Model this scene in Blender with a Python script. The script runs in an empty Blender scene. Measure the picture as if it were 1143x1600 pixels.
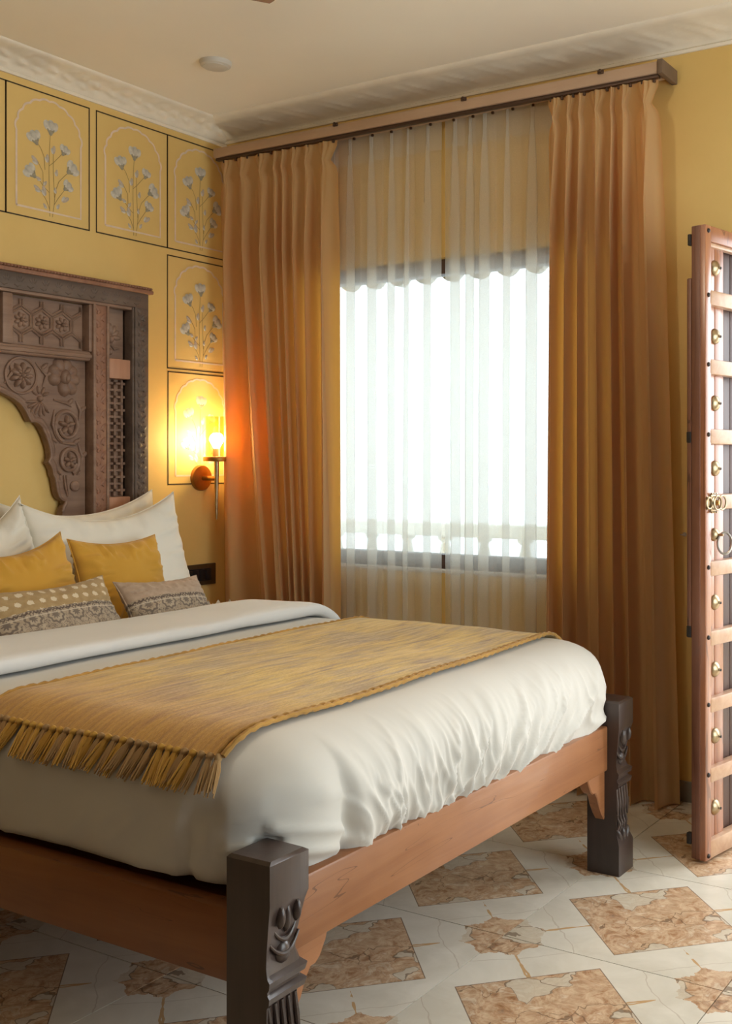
import bpy, bmesh, math, random
import numpy as np
from mathutils import Vector, Matrix, noise
random.seed(4)
PI = math.pi
S = bpy.context.scene
COL = S.collection

# ------------------------------------------------------------------ camera
cam = bpy.data.cameras.new('camera')
camo = bpy.data.objects.new('camera', cam)
COL.objects.link(camo)
camo.location = (3.767, -3.728, 1.25)
camo.rotation_euler = (math.radians(90), 0, math.radians(30.1))
cam.sensor_fit = 'VERTICAL'
cam.sensor_height = 36
cam.lens = 36 * 1700.9 / 1600
cam.shift_x = -(794 - 571.5) / 1600
cam.shift_y = -(800 - 723) / 1600
cam.clip_start = .02
S.camera = camo

# ------------------------------------------------------------------ world, daylight, exposure
W = bpy.data.worlds.new('overcast_sky')
S.world = W
W.use_nodes = True
bg = W.node_tree.nodes['Background']
bg.inputs[0].default_value = (.92, .96, 1, 1)
bg.inputs[1].default_value = 5.0
S.view_settings.view_transform = 'Standard'
S.view_settings.look = 'None'
S.view_settings.exposure = 0.52
S.view_settings.gamma = 1
S.view_settings.use_curve_mapping = False


def portal(name, loc, rot, sx, sy):
    l = bpy.data.lights.new(name, 'AREA')
    l.shape = 'RECTANGLE'
    l.size, l.size_y = sx, sy
    l.cycles.is_portal = True
    o = bpy.data.objects.new(name, l)
    o.location = loc
    o.rotation_euler = rot
    COL.objects.link(o)


YB = .08                    # plane of the back wall
CEIL = 2.83
portal('daylight_window', (1.16, YB + .24, 1.45), (PI / 2, 0, PI), 1.6, 1.3)
portal('daylight_doorway', (3.25, YB + .24, 1.08), (PI / 2, 0, PI), 1.12, 2.16)
portal('daylight_fill_window', (4.94, -1.25, 1.3), (PI / 2, 0, PI / 2), 1.9, 2.0)  # portal of the added side window

# ------------------------------------------------------------------ helpers
LOC = {}


def tagp(o, label=None, cat=None, group=None, kind=None):
    if label: o['label'] = label
    if cat: o['category'] = cat
    if group: o['group'] = group
    if kind: o['kind'] = kind
    return o


def thing(name, loc, label, cat, group=None, rz=0):
    o = bpy.data.objects.new(name, None)
    o.empty_display_size = .05
    COL.objects.link(o)
    o.location = loc
    o.rotation_euler.z = rz
    LOC[o.name] = Vector(loc)
    return tagp(o, label, cat, group)


def obj(name, bm, m, parent=None, smooth=True, angle=40, local=False, origin=None):
    """link a bmesh as ONE mesh object; world coordinates are moved into the thing's frame"""
    off = Vector((0, 0, 0))
    if parent is not None and not local:
        off = LOC.get(parent.name, Vector((0, 0, 0)))
    if origin is not None:
        off = Vector(origin)
    if off.length > 0:
        bmesh.ops.translate(bm, verts=bm.verts, vec=-off)
    me = bpy.data.meshes.new(name)
    bm.to_mesh(me)
    bm.free()
    for x in (m if isinstance(m, (list, tuple)) else [m]):
        me.materials.append(x)
    if smooth:
        me.shade_smooth()
        me.set_sharp_from_angle(angle=math.radians(angle))
    o = bpy.data.objects.new(name, me)
    COL.objects.link(o)
    if parent is not None:
        o.parent = parent
        LOC[o.name] = off
        if origin is not None:
            o.location = off - LOC.get(parent.name, Vector((0, 0, 0)))
    elif origin is not None:
        o.location = off
        LOC[o.name] = off
    return o


def linkcopy(src, parent, loc=None, rot=None, scale=None):
    c = src.copy()
    COL.objects.link(c)
    c.parent = parent
    if loc is not None: c.location = loc
    if rot is not None: c.rotation_euler = rot
    if scale is not None: c.scale = scale
    return c


def struct(o):
    o['kind'] = 'structure'
    return o


def box(bm, x0, x1, y0, y1, z0, z1, r=0, seg=2, mi=0, M=None):
    b = bmesh.new()
    bmesh.ops.create_cube(b, size=1)
    for v in b.verts:
        v.co = Vector(((x0 + x1) / 2 + v.co.x * (x1 - x0), (y0 + y1) / 2 + v.co.y * (y1 - y0), (z0 + z1) / 2 + v.co.z * (z1 - z0)))
    if r > 0:
        bmesh.ops.bevel(b, geom=b.edges[:], offset=r, segments=seg, profile=.5, affect='EDGES')
    merge(bm, b, mi, M)


def merge(bm, b, mi=0, M=None):
    vs = []
    b.verts.index_update()
    for v in b.verts:
        vs.append(bm.verts.new(M @ v.co if M else v.co))
    for f in b.faces:
        try:
            nf = bm.faces.new([vs[v.index] for v in f.verts])
            nf.material_index = mi
        except ValueError:
            pass
    b.free()


def tube(bm, pts, rad, n=8, cap=True, mi=0, closed=False):
    pts = [Vector(p) for p in pts]
    N = len(pts)
    if not hasattr(rad, '__len__'): rad = [rad] * N
    rings = []
    t0 = (pts[1] - pts[0]).normalized()
    up = Vector((0, 0, 1)) if abs(t0.z) < .9 else Vector((1, 0, 0))
    u = t0.cross(up).normalized()
    for i, p in enumerate(pts):
        if closed:
            t = (pts[(i + 1) % N] - pts[i - 1]).normalized()
        else:
            t = (pts[min(i + 1, N - 1)] - pts[max(i - 1, 0)]).normalized()
        u = (u - t * u.dot(t)).normalized()
        w = t.cross(u)
        rings.append([bm.verts.new(p + (u * math.cos(2 * PI * k / n) + w * math.sin(2 * PI * k / n)) * rad[i]) for k in range(n)])
    R = N if closed else N - 1
    for i in range(R):
        a, b = rings[i], rings[(i + 1) % N]
        for k in range(n):
            f = bm.faces.new((a[k], a[(k + 1) % n], b[(k + 1) % n], b[k]))
            f.material_index = mi
    if cap and not closed:
        bm.faces.new(rings[0][::-1]).material_index = mi
        bm.faces.new(rings[-1]).material_index = mi


def lathe(bm, prof, center, axis='z', n=24, mi=0, M=None):
    """prof: list of (radius, height)"""
    c = Vector(center)
    rings = []
    for r, h in prof:
        ring = []
        for k in range(n):
            a = 2 * PI * k / n
            if axis == 'z': p = Vector((r * math.cos(a), r * math.sin(a), h))
            elif axis == 'x': p = Vector((h, r * math.cos(a), r * math.sin(a)))
            else: p = Vector((r * math.sin(a), h, r * math.cos(a)))
            if M: p = M @ p
            ring.append(bm.verts.new(c + p))
        rings.append(ring)
    for a, b in zip(rings, rings[1:]):
        for k in range(n):
            bm.faces.new((a[k], a[(k + 1) % n], b[(k + 1) % n], b[k])).material_index = mi
    if prof[0][0] > 1e-6: bm.faces.new(rings[0][::-1]).material_index = mi
    if prof[-1][0] > 1e-6: bm.faces.new(rings[-1]).material_index = mi


def prism_x(bm, yz, x0, x1, mi=0):
    """extrude a polygon given in (y,z) from x0 to x1"""
    a = [bm.verts.new((x0, y, z)) for y, z in yz]
    b = [bm.verts.new((x1, y, z)) for y, z in yz]
    n = len(yz)
    bm.faces.new(a[::-1]).material_index = mi
    bm.faces.new(b).material_index = mi
    for i in range(n):
        bm.faces.new((a[i], a[(i + 1) % n], b[(i + 1) % n], b[i])).material_index = mi


def grid(bm, f, nu, nv, mi=0, wrap_u=False):
    V = [[bm.verts.new(f(i, j)) for j in range(nv)] for i in range(nu)]
    for i in range(nu if wrap_u else nu - 1):
        for j in range(nv - 1):
            k = (i + 1) % nu
            bm.faces.new((V[i][j], V[k][j], V[k][j + 1], V[i][j + 1])).material_index = mi
    return V


def fixn(bm):
    bmesh.ops.recalc_face_normals(bm, faces=bm.faces)
    return bm


def dome(bm, c, ry, rz, h, n=10, rings=3, rot=0, mi=0):
    """flattened half ellipsoid lying on a plane of constant x, bulging to +x"""
    c = Vector(c)
    cr, sr = math.cos(rot), math.sin(rot)
    prev = None
    for j in range(rings):
        t = j / rings * PI / 2
        ring = []
        for k in range(n):
            a = 2 * PI * k / n
            y, z = ry * math.cos(t) * math.cos(a), rz * math.cos(t) * math.sin(a)
            ring.append(bm.verts.new(c + Vector((h * math.sin(t), y * cr - z * sr, y * sr + z * cr))))
        if prev:
            for k in range(n):
                bm.faces.new((prev[k], prev[(k + 1) % n], ring[(k + 1) % n], ring[k])).material_index = mi
        prev = ring
    tip = bm.verts.new(c + Vector((h, 0, 0)))
    for k in range(n):
        bm.faces.new((prev[k], prev[(k + 1) % n], tip)).material_index = mi


def fbm(x, y, z=0., o=3):
    s, a = 0., .5
    for _ in range(o):
        s += a * noise.noise((x, y, z))
        x, y, z, a = x * 2.03 + 7, y * 2.03 + 3, z * 2.03, a * .5
    return s


# ------------------------------------------------------------------ materials
class NT:
    def __init__(s, name):
        s.m = bpy.data.materials.new(name)
        s.m.use_nodes = True
        s.t = s.m.node_tree
        s.t.nodes.clear()
        s.out = s.t.nodes.new('ShaderNodeOutputMaterial')
        s.tc = None

    def n(s, typ, ins=None, **kw):
        nd = s.t.nodes.new('ShaderNode' + typ)
        for k, v in kw.items(): setattr(nd, k, v)
        for k, v in (ins or {}).items():
            s.set(nd.inputs[k], v)
        return nd

    def set(s, sock, v):
        if hasattr(v, 'is_output'): s.t.links.new(v, sock)
        elif isinstance(v, bpy.types.Node): s.t.links.new(v.outputs[0], sock)
        elif isinstance(v, tuple) and len(v) == 3 and sock.type == 'RGBA': sock.default_value = (*v, 1)
        else: sock.default_value = v

    def co(s, kind='Object', scale=(1, 1, 1), rot=(0, 0, 0), loc=(0, 0, 0)):
        if not s.tc: s.tc = s.t.nodes.new('ShaderNodeTexCoord')
        mp = s.n('Mapping', {'Vector': s.tc.outputs[kind], 'Scale': scale, 'Rotation': rot, 'Location': loc})
        return mp.outputs[0]

    def mth(s, op, a, b=None, c=None):
        nd = s.n('Math', {0: a}, operation=op)
        if b is not None: s.set(nd.inputs[1], b)
        if c is not None: s.set(nd.inputs[2], c)
        return nd.outputs[0]

    def noise(s, vec, scale=5, detail=4, rough=.5, dist=0):
        return s.n('TexNoise', {'Vector': vec, 'Scale': scale, 'Detail': detail, 'Roughness': rough, 'Distortion': dist}).outputs[0]

    def ramp(s, fac, stops, interp='LINEAR'):
        nd = s.n('ValToRGB', {'Fac': fac})
        e = nd.color_ramp.elements
        nd.color_ramp.interpolation = interp
        while len(e) < len(stops): e.new(.5)
        for el, (p, c) in zip(e, stops):
            el.position = p
            el.color = (*c, 1) if len(c) == 3 else c
        return nd.outputs[0]

    def mix(s, fac, a, b, blend='MIX'):
        nd = s.n('Mix', data_type='RGBA', blend_type=blend)
        s.set(nd.inputs[0], fac)
        s.set(nd.inputs[6], a)
        s.set(nd.inputs[7], b)
        return nd.outputs[2]

    def bump(s, h, strength=.3, dist=.01):
        return s.n('Bump', {'Height': h, 'Strength': strength, 'Distance': dist}).outputs[0]

    def pbr(s, color, rough=.6, metal=0., normal=None, **ins):
        p = s.n('BsdfPrincipled', {'Base Color': color, 'Roughness': rough, 'Metallic': metal})
        if normal is not None: s.set(p.inputs['Normal'], normal)
        for k, v in ins.items(): s.set(p.inputs[k.replace('_', ' ')], v)
        return p.outputs[0]

    def done(s, sh):
        s.t.links.new(sh, s.out.inputs[0])
        return s.m


def simple(name, col, rough=.6, metal=0., var=.12, scale=12, bump=0., bscale=60, **kw):
    t = NT(name)
    c = t.co()
    n = t.noise(c, scale, 4)
    dark = tuple(x * (1 - var) for x in col)
    lite = tuple(min(1, x * (1 + var)) for x in col)
    base = t.ramp(n, [(.3, dark), (.7, lite)])
    nm = t.bump(t.noise(c, bscale, 3), bump, .004) if bump else None
    return t.done(t.pbr(base, rough, metal, nm, **kw))


def wood(name, c0, c1, rough=.45, axis='y', scale=1., crack=.0, **kw):
    t = NT(name)
    st = {'x': (1.5, 22, 22), 'y': (22, 1.5, 22), 'z': (22, 22, 1.5)}[axis]
    v = t.co(scale=tuple(q * scale for q in st))
    n = t.noise(v, 1.2, 6, .62, .6)
    n2 = t.noise(t.co(scale=(3, 3, 3)), 1.5, 3)
    base = t.ramp(n, [(.28, c0), (.5, tuple((a + b) / 2 for a, b in zip(c0, c1))), (.74, c1)])
    base = t.mix(.35, base, t.ramp(n2, [(.35, c0), (.7, c1)]))
    if crack:
        k = t.noise(v, .55, 2, .5, 1.0)
        line = t.mth('LESS_THAN', t.mth('ABSOLUTE', t.mth('SUBTRACT', k, .5)), crack)
        base = t.mix(t.mth('MULTIPLY', line, .6), base, tuple(x * .3 for x in c0))
    return t.done(t.pbr(base, rough, 0, t.bump(n, .15, .003), **kw))


def m_wall():
    t = NT('yellow_wall_paint')
    c = t.co()
    n = t.noise(c, 1.6, 5, .6)
    base = t.ramp(n, [(.3, (.70, .475, .155)), (.7, (.78, .545, .195))])
    return t.done(t.pbr(base, .55, 0, t.bump(t.noise(c, 90, 3), .06, .003)))


def m_tile():
    t = NT('inlay_printed_marble_tile')
    sep = t.n('SeparateXYZ', {0: t.co()})
    x, y = sep.outputs[0], sep.outputs[1]
    ax, ay = t.mth('ABSOLUTE', x), t.mth('ABSOLUTE', y)
    c = t.co()
    # brown breccia
    n = t.noise(c, 13, 7, .65, 1.2)
    n2 = t.noise(t.co(loc=(3, 1, 0)), 30, 5, .6, .6)
    brown = t.ramp(n, [(.30, (.15, .075, .04)), (.41, (.47, .245, .115)), (.48, (.68, .49, .31)), (.54, (.50, .285, .15)), (.61, (.74, .60, .43)), (.70, (.56, .36, .20)), (.78, (.28, .15, .08))])
    brown = t.mix(.38, brown, t.ramp(n2, [(.35, (.24, .13, .07)), (.65, (.70, .54, .38))]))
    warp = t.n('VectorMath', {0: c, 1: t.n('VectorMath', {0: t.n('TexNoise', {'Vector': c, 'Scale': 9., 'Detail': 3.}).outputs[1], 'Scale': .12}, operation='SCALE').outputs[0]}, operation='ADD').outputs[0]
    vd = t.n('TexVoronoi', {'Vector': warp, 'Scale': 11.}, feature='DISTANCE_TO_EDGE').outputs[0]
    vc = t.n('TexVoronoi', {'Vector': warp, 'Scale': 11.}).outputs[1]
    pick = t.n('SeparateColor', {0: vc}).outputs[0]
    pale = t.mth('GREATER_THAN', pick, .80)
    brown = t.mix(t.mth('MULTIPLY', pale, .65), brown, (.62, .58, .47))
    edge = t.mth('MULTIPLY', t.mth('LESS_THAN', vd, .022), t.mth('GREATER_THAN', pick, .55))
    brown = t.mix(t.mth('MULTIPLY', edge, .7), brown, (.16, .10, .06))
    # white marble with ochre veins
    w = t.noise(t.co(scale=(1, 1, 1)), 5, 5, .6, .8)
    white = t.ramp(w, [(.35, (.63, .58, .48)), (.65, (.74, .69, .59))])
    d = t.mth('ABSOLUTE', t.mth('SUBTRACT', ax, ay))
    wob = t.mth('MULTIPLY', t.mth('SUBTRACT', t.noise(c, 9, 3), .5), .05)
    vein = t.mth('LESS_THAN', t.mth('ABSOLUTE', t.mth('ADD', d, wob)), .0042)
    vein = t.mth('MULTIPLY', vein, t.mth('GREATER_THAN', t.noise(t.co(loc=(5, 2, 0)), 7, 2), .42))
    white = t.mix(t.mth('MULTIPLY', vein, .8), white, (.50, .27, .08))
    wob2 = t.mth('MULTIPLY', t.mth('SUBTRACT', t.noise(t.co(loc=(9, 4, 0)), 4, 4), .5), .16)
    v2 = t.mth('LESS_THAN', t.mth('ABSOLUTE', t.mth('ADD', t.mth('SUBTRACT', t.mth('ADD', ax, ay), .40), wob2)), .0022)
    white = t.mix(t.mth('MULTIPLY', v2, .45), white, (.42, .34, .25))
    # masks: a diamond in the middle, a star flower on every corner
    s1 = t.mth('ADD', ax, ay)
    dia = t.mth('LESS_THAN', s1, .258)
    rim = t.mth('MULTIPLY', t.mth('LESS_THAN', t.mth('ABSOLUTE', t.mth('SUBTRACT', s1, .258)), .002), .7)
    cx, cy = t.mth('SUBTRACT', .301, ax), t.mth('SUBTRACT', .301, ay)
    r = t.mth('SQRT', t.mth('ADD', t.mth('MULTIPLY', cx, cx), t.mth('MULTIPLY', cy, cy)))
    th = t.mth('ARCTAN2', cy, cx)
    lobe = t.mth('MULTIPLY', t.mth('ABSOLUTE', t.mth('SINE', t.mth('MULTIPLY', th, 4))), -.020)
    rr = t.mth('ADD', t.mth('ADD', .120, lobe), t.mth('MULTIPLY', t.mth('SUBTRACT', t.noise(c, 55, 3), .5), .036))
    fl = t.mth('LESS_THAN', r, rr)
    mask = t.mth('MAXIMUM', dia, fl)
    col = t.mix(mask, white, brown)
    col = t.mix(rim, col, (.12, .07, .04))
    return t.done(t.pbr(col, .20, 0, None, Specular_IOR_Level=.4))


def m_fabric(name, col, var=.06, weave=.12, rough=.85, sheen=.2, scale=900):
    t = NT(name)
    c = t.co()
    n = t.noise(c, 6, 3)
    base = t.ramp(n, [(.3, tuple(x * (1 - var) for x in col)), (.7, tuple(min(1, x * (1 + var)) for x in col))])
    nm = t.bump(t.noise(c, scale, 2), weave, .001)
    return t.done(t.pbr(base, rough, 0, nm, Sheen_Weight=sheen, Specular_IOR_Level=.2))


def m_throw():
    t = NT('woven_throw_cloth')
    a = t.noise(t.co(scale=(80, 8, 8)), 1, 5, .7, .3)
    b = t.noise(t.co(scale=(30, 4.5, 6), loc=(4, 2, 0)), 1, 4, .6, .5)
    w = t.noise(t.co(scale=(420, 90, 90)), 1, 2)
    col = t.ramp(a, [(.30, (.27, .16, .10)), (.40, (.46, .29, .15)), (.49, (.62, .40, .13)), (.58, (.78, .54, .17)), (.66, (.72, .56, .34)), (.75, (.44, .32, .24))])
    col2 = t.ramp(b, [(.34, (.30, .20, .15)), (.44, (.62, .43, .13)), (.54, (.78, .58, .17)), (.62, (.64, .48, .26)), (.70, (.38, .28, .22))])
    col = t.mix(.55, col, col2)
    pt = t.noise(t.co(scale=(5, 2.6, 3), loc=(1, 7, 0)), 1, 4, .6)
    col = t.mix(t.ramp(pt, [(.46, (0, 0, 0)), (.62, (.6, .6, .6))]), col, t.ramp(a, [(.35, (.24, .16, .12)), (.5, (.42, .31, .22)), (.65, (.58, .46, .34))]))
    col = t.mix(t.ramp(pt, [(.30, (.55, .55, .55)), (.44, (0, 0, 0))]), col, t.ramp(a, [(.35, (.62, .40, .14)), (.65, (.86, .65, .28))]))
    # mustard end border
    sep = t.n('SeparateXYZ', {0: t.co()})
    m = t.n('MapRange', {0: sep.outputs[1], 1: -.36, 2: -.74, 3: 0., 4: .8}).outputs[0]
    col = t.mix(m, col, t.ramp(a, [(.35, (.40, .20, .06)), (.6, (.58, .30, .07))]))
    h = t.mth('ADD', w, t.mth('MULTIPLY', a, 1.4))
    return t.done(t.pbr(col, .9, 0, t.bump(h, .55, .003), Sheen_Weight=.25, Specular_IOR_Level=.15))


def m_drape():
    t = NT('ochre_drape_cloth')
    c = t.co()
    w = t.noise(t.co(scale=(700, 700, 60)), 1, 2)
    n = t.noise(t.co(scale=(3, 3, .6)), 2, 3)
    base = t.ramp(n, [(.3, (.52, .355, .16)), (.7, (.60, .42, .20))])
    nm = t.bump(w, .12, .001)
    p = t.pbr(base, .8, 0, nm, Sheen_Weight=.25, Specular_IOR_Level=.2)
    tr = t.n('BsdfTranslucent', {'Color': (1., .43, .055)}).outputs[0]
    mx = t.n('MixShader', {0: .34, 1: p, 2: tr}).outputs[0]
    return t.done(mx)


def m_sheer(name, op):
    t = NT(name)
    w = t.noise(t.co(scale=(900, 900, 900)), 1, 1)
    d = t.n('BsdfDiffuse', {'Color': (.90, .87, .80)}).outputs[0]
    tr = t.n('BsdfTranslucent', {'Color': (.88, .86, .80)}).outputs[0]
    cl = t.n('MixShader', {0: .60, 1: d, 2: tr}).outputs[0]
    tp = t.n('BsdfTransparent', {'Color': (1, 1, 1)}).outputs[0]
    f = t.n('MapRange', {0: w, 1: .3, 2: .7, 3: op - .06, 4: op + .06}).outputs[0]
    return t.done(t.n('MixShader', {0: f, 1: tp, 2: cl}).outputs[0])


def m_glass(name, tint=(1, 1, 1), gloss=.06, rough=.02):
    t = NT(name)
    tp = t.n('BsdfTransparent', {'Color': tint}).outputs[0]
    gl = t.n('BsdfGlossy', {'Color': (1, 1, 1), 'Roughness': rough}).outputs[0]
    lw = t.n('LayerWeight', {'Blend': .25}).outputs[1]
    f = t.mth('ADD', t.mth('MULTIPLY', lw, .35), gloss)
    return t.done(t.n('MixShader', {0: f, 1: tp, 2: gl}).outputs[0])


def m_emit(name, col, s):
    t = NT(name)
    return t.done(t.n('Emission', {'Color': col, 'Strength': s}).outputs[0])


def m_print(dots):
    """block printed cushion cover; local x along the width, y up"""
    t = NT('block_print_dotted_cloth' if dots else 'block_print_plain_cloth')
    sep = t.n('SeparateXYZ', {0: t.co()})
    x, y = sep.outputs[0], sep.outputs[1]
    c = t.co()
    n = t.noise(c, 60, 3)
    ground = t.ramp(n, [(.3, (.36, .24, .115) if dots else (.40, .29, .21)), (.7, (.43, .30, .15) if dots else (.47, .35, .26))])

    def cell(px, py, ox, oy, stag=False):
        yy = t.mth('DIVIDE', t.mth('ADD', y, oy), py)
        row = t.mth('FLOOR', yy)
        sh = t.mth('MULTIPLY', t.mth('MODULO', t.mth('ABSOLUTE', row), 2), .5) if stag else 0.
        xx = t.mth('ADD', t.mth('DIVIDE', t.mth('ADD', x, ox), px), sh)
        fx = t.mth('MULTIPLY', t.mth('SUBTRACT', t.mth('FRACT', xx), .5), px)
        fy = t.mth('MULTIPLY', t.mth('SUBTRACT', t.mth('FRACT', yy), .5), py)
        return fx, fy
    fx, fy = cell(.042, .034, 5.0, 5.0, True)
    r = t.mth('SQRT', t.mth('ADD', t.mth('POWER', t.mth('MULTIPLY', fx, .8), 2), t.mth('POWER', fy, 2)))
    dn = t.mth('MULTIPLY', t.mth('SUBTRACT', t.noise(c, 260, 2), .5), .010)
    dot = t.mth('LESS_THAN', t.mth('ADD', r, dn), .0085 if dots else .0045)
    ground = t.mix(t.mth('MULTIPLY', dot, .85 if dots else .35), ground, (.72, .62, .46) if dots else (.28, .17, .12))
    # band of roundels
    band = t.ramp(t.noise(c, 45, 3), [(.3, (.36, .28, .20)), (.7, (.46, .37, .27))])
    gx, gy = cell(.078, .090, 5.0, 5.0 + .045 + .045)
    rr = t.mth('SQRT', t.mth('ADD', t.mth('POWER', gx, 2), t.mth('POWER', gy, 2)))
    th = t.mth('ARCTAN2', gy, gx)
    wob = t.mth('MULTIPLY', t.mth('SINE', t.mth('MULTIPLY', th, 9)), .0022)
    ring = t.mth('LESS_THAN', t.mth('ABSOLUTE', t.mth('SUBTRACT', t.mth('ADD', rr, wob), .026)), .0038)
    core = t.mth('LESS_THAN', t.mth('ADD', rr, t.mth('MULTIPLY', wob, 1.5)), .012)
    vine = t.mth('MULTIPLY', t.mth('LESS_THAN', t.mth('ABSOLUTE', t.mth('SUBTRACT', t.noise(c, 75, 2, .5, 1.), .5)), .035), t.mth('GREATER_THAN', rr, .032))
    motif = t.mth('MAXIMUM', t.mth('MAXIMUM', ring, core), vine)
    band = t.mix(t.mth('MULTIPLY', motif, .72), band, (.10, .075, .07))
    # the dark zigzag borders, cream guard lines
    zz = t.mth('MULTIPLY', t.mth('PINGPONG', x, .006), 1.0)
    yb = t.mth('ABSOLUTE', t.mth('ADD', y, .045))
    zig = t.mth('LESS_THAN', t.mth('ABSOLUTE', t.mth('SUBTRACT', t.mth('SUBTRACT', yb, .055), zz)), .0028)
    guard = t.mth('LESS_THAN', t.mth('ABSOLUTE', t.mth('SUBTRACT', yb, .0475)), .002)
    inband = t.mth('LESS_THAN', yb, .066)
    col = t.mix(inband, ground, band)
    col = t.mix(t.mth('MULTIPLY', guard, .6), col, (.62, .52, .40))
    col = t.mix(t.mth('MULTIPLY', zig, .8), col, (.09, .06, .05))
    return t.done(t.pbr(col, .9, 0, t.bump(t.noise(c, 900, 2), .15, .001), Sheen_Weight=.15, Specular_IOR_Level=.15))


M = dict(
    dimwall=wood('bounce_cutting_wall', (.035, .018, .010), (.075, .04, .022), .5, 'z'),  # dark finish added on unseen walls to cut bounce light
    wall=m_wall(),
    ceil=simple('ceiling_paint', (.90, .84, .73), .7, var=.02, scale=2),
    plaster=simple('cornice_plaster', (.82, .75, .63), .7, var=.06, scale=9, bump=.15, bscale=45),
    tile=m_tile(),
    grout=simple('grout', (.05, .036, .024), .95),
    line=simple('dark_painted_line', (.055, .032, .012), .6),
    archp=simple('pale_painted_line', (.74, .58, .44), .6, var=.08, scale=25),
    petal=simple('painted_petal', (.54, .50, .42), .6, var=.25, scale=45),
    calyx=simple('painted_calyx', (.33, .29, .20), .6, var=.2, scale=60),
    leafp=simple('painted_leaf', (.52, .43, .34), .6, var=.3, scale=40),
    stem=simple('painted_stem', (.36, .24, .08), .6),
    wdark=wood('dark_carved_wood', (.075, .052, .040), (.19, .135, .105), .55, 'y'),
    wmid=wood('brown_carved_wood', (.17, .092, .060), (.36, .23, .16), .55, 'y'),
    wred=wood('reddish_carved_wood', (.20, .085, .050), (.38, .20, .125), .55, 'z'),
    wblock=wood('salmon_wood_block', (.40, .19, .11), (.58, .32, .20), .55, 'z'),
    wedge=wood('frame_side_wood', (.13, .055, .028), (.22, .105, .06), .55, 'z'),
    rail=wood('orange_brown_bed_wood', (.245, .088, .030), (.385, .165, .066), .42, 'y', crack=.0015, Coat_Weight=.15),
    railx=wood('orange_brown_bed_wood_shaded', (.21, .066, .017), (.33, .120, .034), .42, 'x', crack=.0015, Coat_Weight=.15),  # same bed wood, colour darkened on the side rails to stand in for shade
    post=wood('near_black_post_wood', (.030, .018, .014), (.072, .046, .038), .36, 'z', Coat_Weight=.15),
    duvet=m_fabric('white_duvet_cotton', (.62, .592, .54), .02, .10, .85),
    sheet=m_fabric('white_sheet_cotton', (.72, .71, .70), .02, .10, .85),
    pillow=m_fabric('cream_pillow_cotton', (.80, .76, .67), .02, .10, .85),
    mustard=m_fabric('mustard_cushion_cloth', (.60, .32, .045), .05, .15, .85),
    throw=m_throw(),
    hem=m_fabric('ochre_hem_cord', (.40, .215, .05), .25, .3, .9, scale=300),
    tas1=m_fabric('mustard_tassel_yarn', (.52, .29, .055), .2, .4, .95, scale=250),
    tas2=m_fabric('taupe_tassel_yarn', (.37, .225, .095), .2, .4, .95, scale=250),
    drape=m_drape(),
    sheer=m_sheer('sheer_voile', .46),
    sheer2=m_sheer('sheer_heading_tape', .5),
    pelmet=wood('pink_beige_rail_board', (.42, .27, .17), (.52, .35, .235), .55, 'x'),
    track=simple('dark_bronze_track', (.07, .035, .02), .4, .3),
    track2=simple('beige_track', (.50, .36, .24), .5, .1),
    endcap=simple('dark_end_board', (.16, .10, .06), .6),
    winframe=wood('dark_window_wood', (.055, .026, .018), (.12, .06, .04), .5, 'x'),
    brass=simple('aged_brass', (.40, .31, .19), .36, 1., var=.2, scale=30),
    bronze=simple('sconce_bronze', (.42, .20, .05), .38, .9, var=.2, scale=20),
    iron=simple('blackened_iron', (.04, .033, .03), .5, .6),
    steel=simple('worn_steel', (.45, .42, .38), .35, .9),
    glass=m_glass('window_glass', (.95, .98, .97), .03),
    tinted=m_glass('tinted_window_glass', (.57, .61, .615), .03),
    lampglass=m_glass('amber_lamp_glass', (1., .88, .66), .05, .05),
    bulb=m_emit('glowing_bulb', (1, .92, .70), 160.),
    white=simple('white_plastic', (.62, .58, .52), .5, var=.03),
    porcelain=simple('cream_ceramic', (.72, .66, .52), .4, var=.04),
    black=simple('black_plastic', (.012, .012, .014), .3),
    fan=wood('fan_blade_wood', (.11, .045, .03), (.19, .08, .05), .4, 'x'),
    door=wood('red_brown_door_wood', (.24, .080, .034), (.46, .20, .10), .28, 'z', crack=.006, Coat_Weight=.5, Coat_Roughness=.28),
    doorlite=wood('pale_door_rail_wood', (.42, .22, .12), (.62, .41, .26), .32, 'x', Coat_Weight=.4, Coat_Roughness=.3),  # cross rails and moulding, paler than the door planks
    doordark=wood('dark_door_plank', (.035, .015, .010), (.085, .036, .022), .45, 'z'),
    dooredge=wood('door_edge_wood', (.12, .042, .022), (.25, .105, .06), .45, 'z', crack=.008),
    stone=simple('pale_stone', (.72, .70, .66), .7, var=.08, scale=5, bump=.1),
    skirt=simple('grey_skirting_tile', (.22, .20, .17), .35, var=.1),
    table=wood('bedside_table_wood', (.10, .045, .02), (.20, .09, .04), .45, 'x'),
)

# ------------------------------------------------------------------ structure
# floor: base slab plus individual tiles
TP = .602
bm = bmesh.new()
box(bm, -.1, 4.9, -4.7, .35, -.12, -.0035)
floor = struct(obj('floor', bm, M['grout'], smooth=False))
bm = bmesh.new()
h = TP / 2 - .0013
box(bm, -h, h, -h, h, -.010, 0)
tile0 = None
for i in range(-4, 5):
    for j in range(-6, 3):
        cx, cy = 2.312 + TP * (i + .5), -1.245 + TP * (j + .5)
        if cx - TP / 2 > 4.8 or cx + TP / 2 < 0 or cy - TP / 2 > .06 or cy + TP / 2 < -4.6: continue
        if tile0 is None:
            tile0 = obj('tile', bm, M['tile'], floor, smooth=False)
            tile0.location = (cx, cy, 0)
        else:
            linkcopy(tile0, floor, (cx, cy, 0))

bm = bmesh.new()
box(bm, -.15, 4.95, -4.75, YB + .2, CEIL, CEIL + .12)
ceiling = struct(obj('ceiling', bm, M['ceil'], smooth=False))

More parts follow.
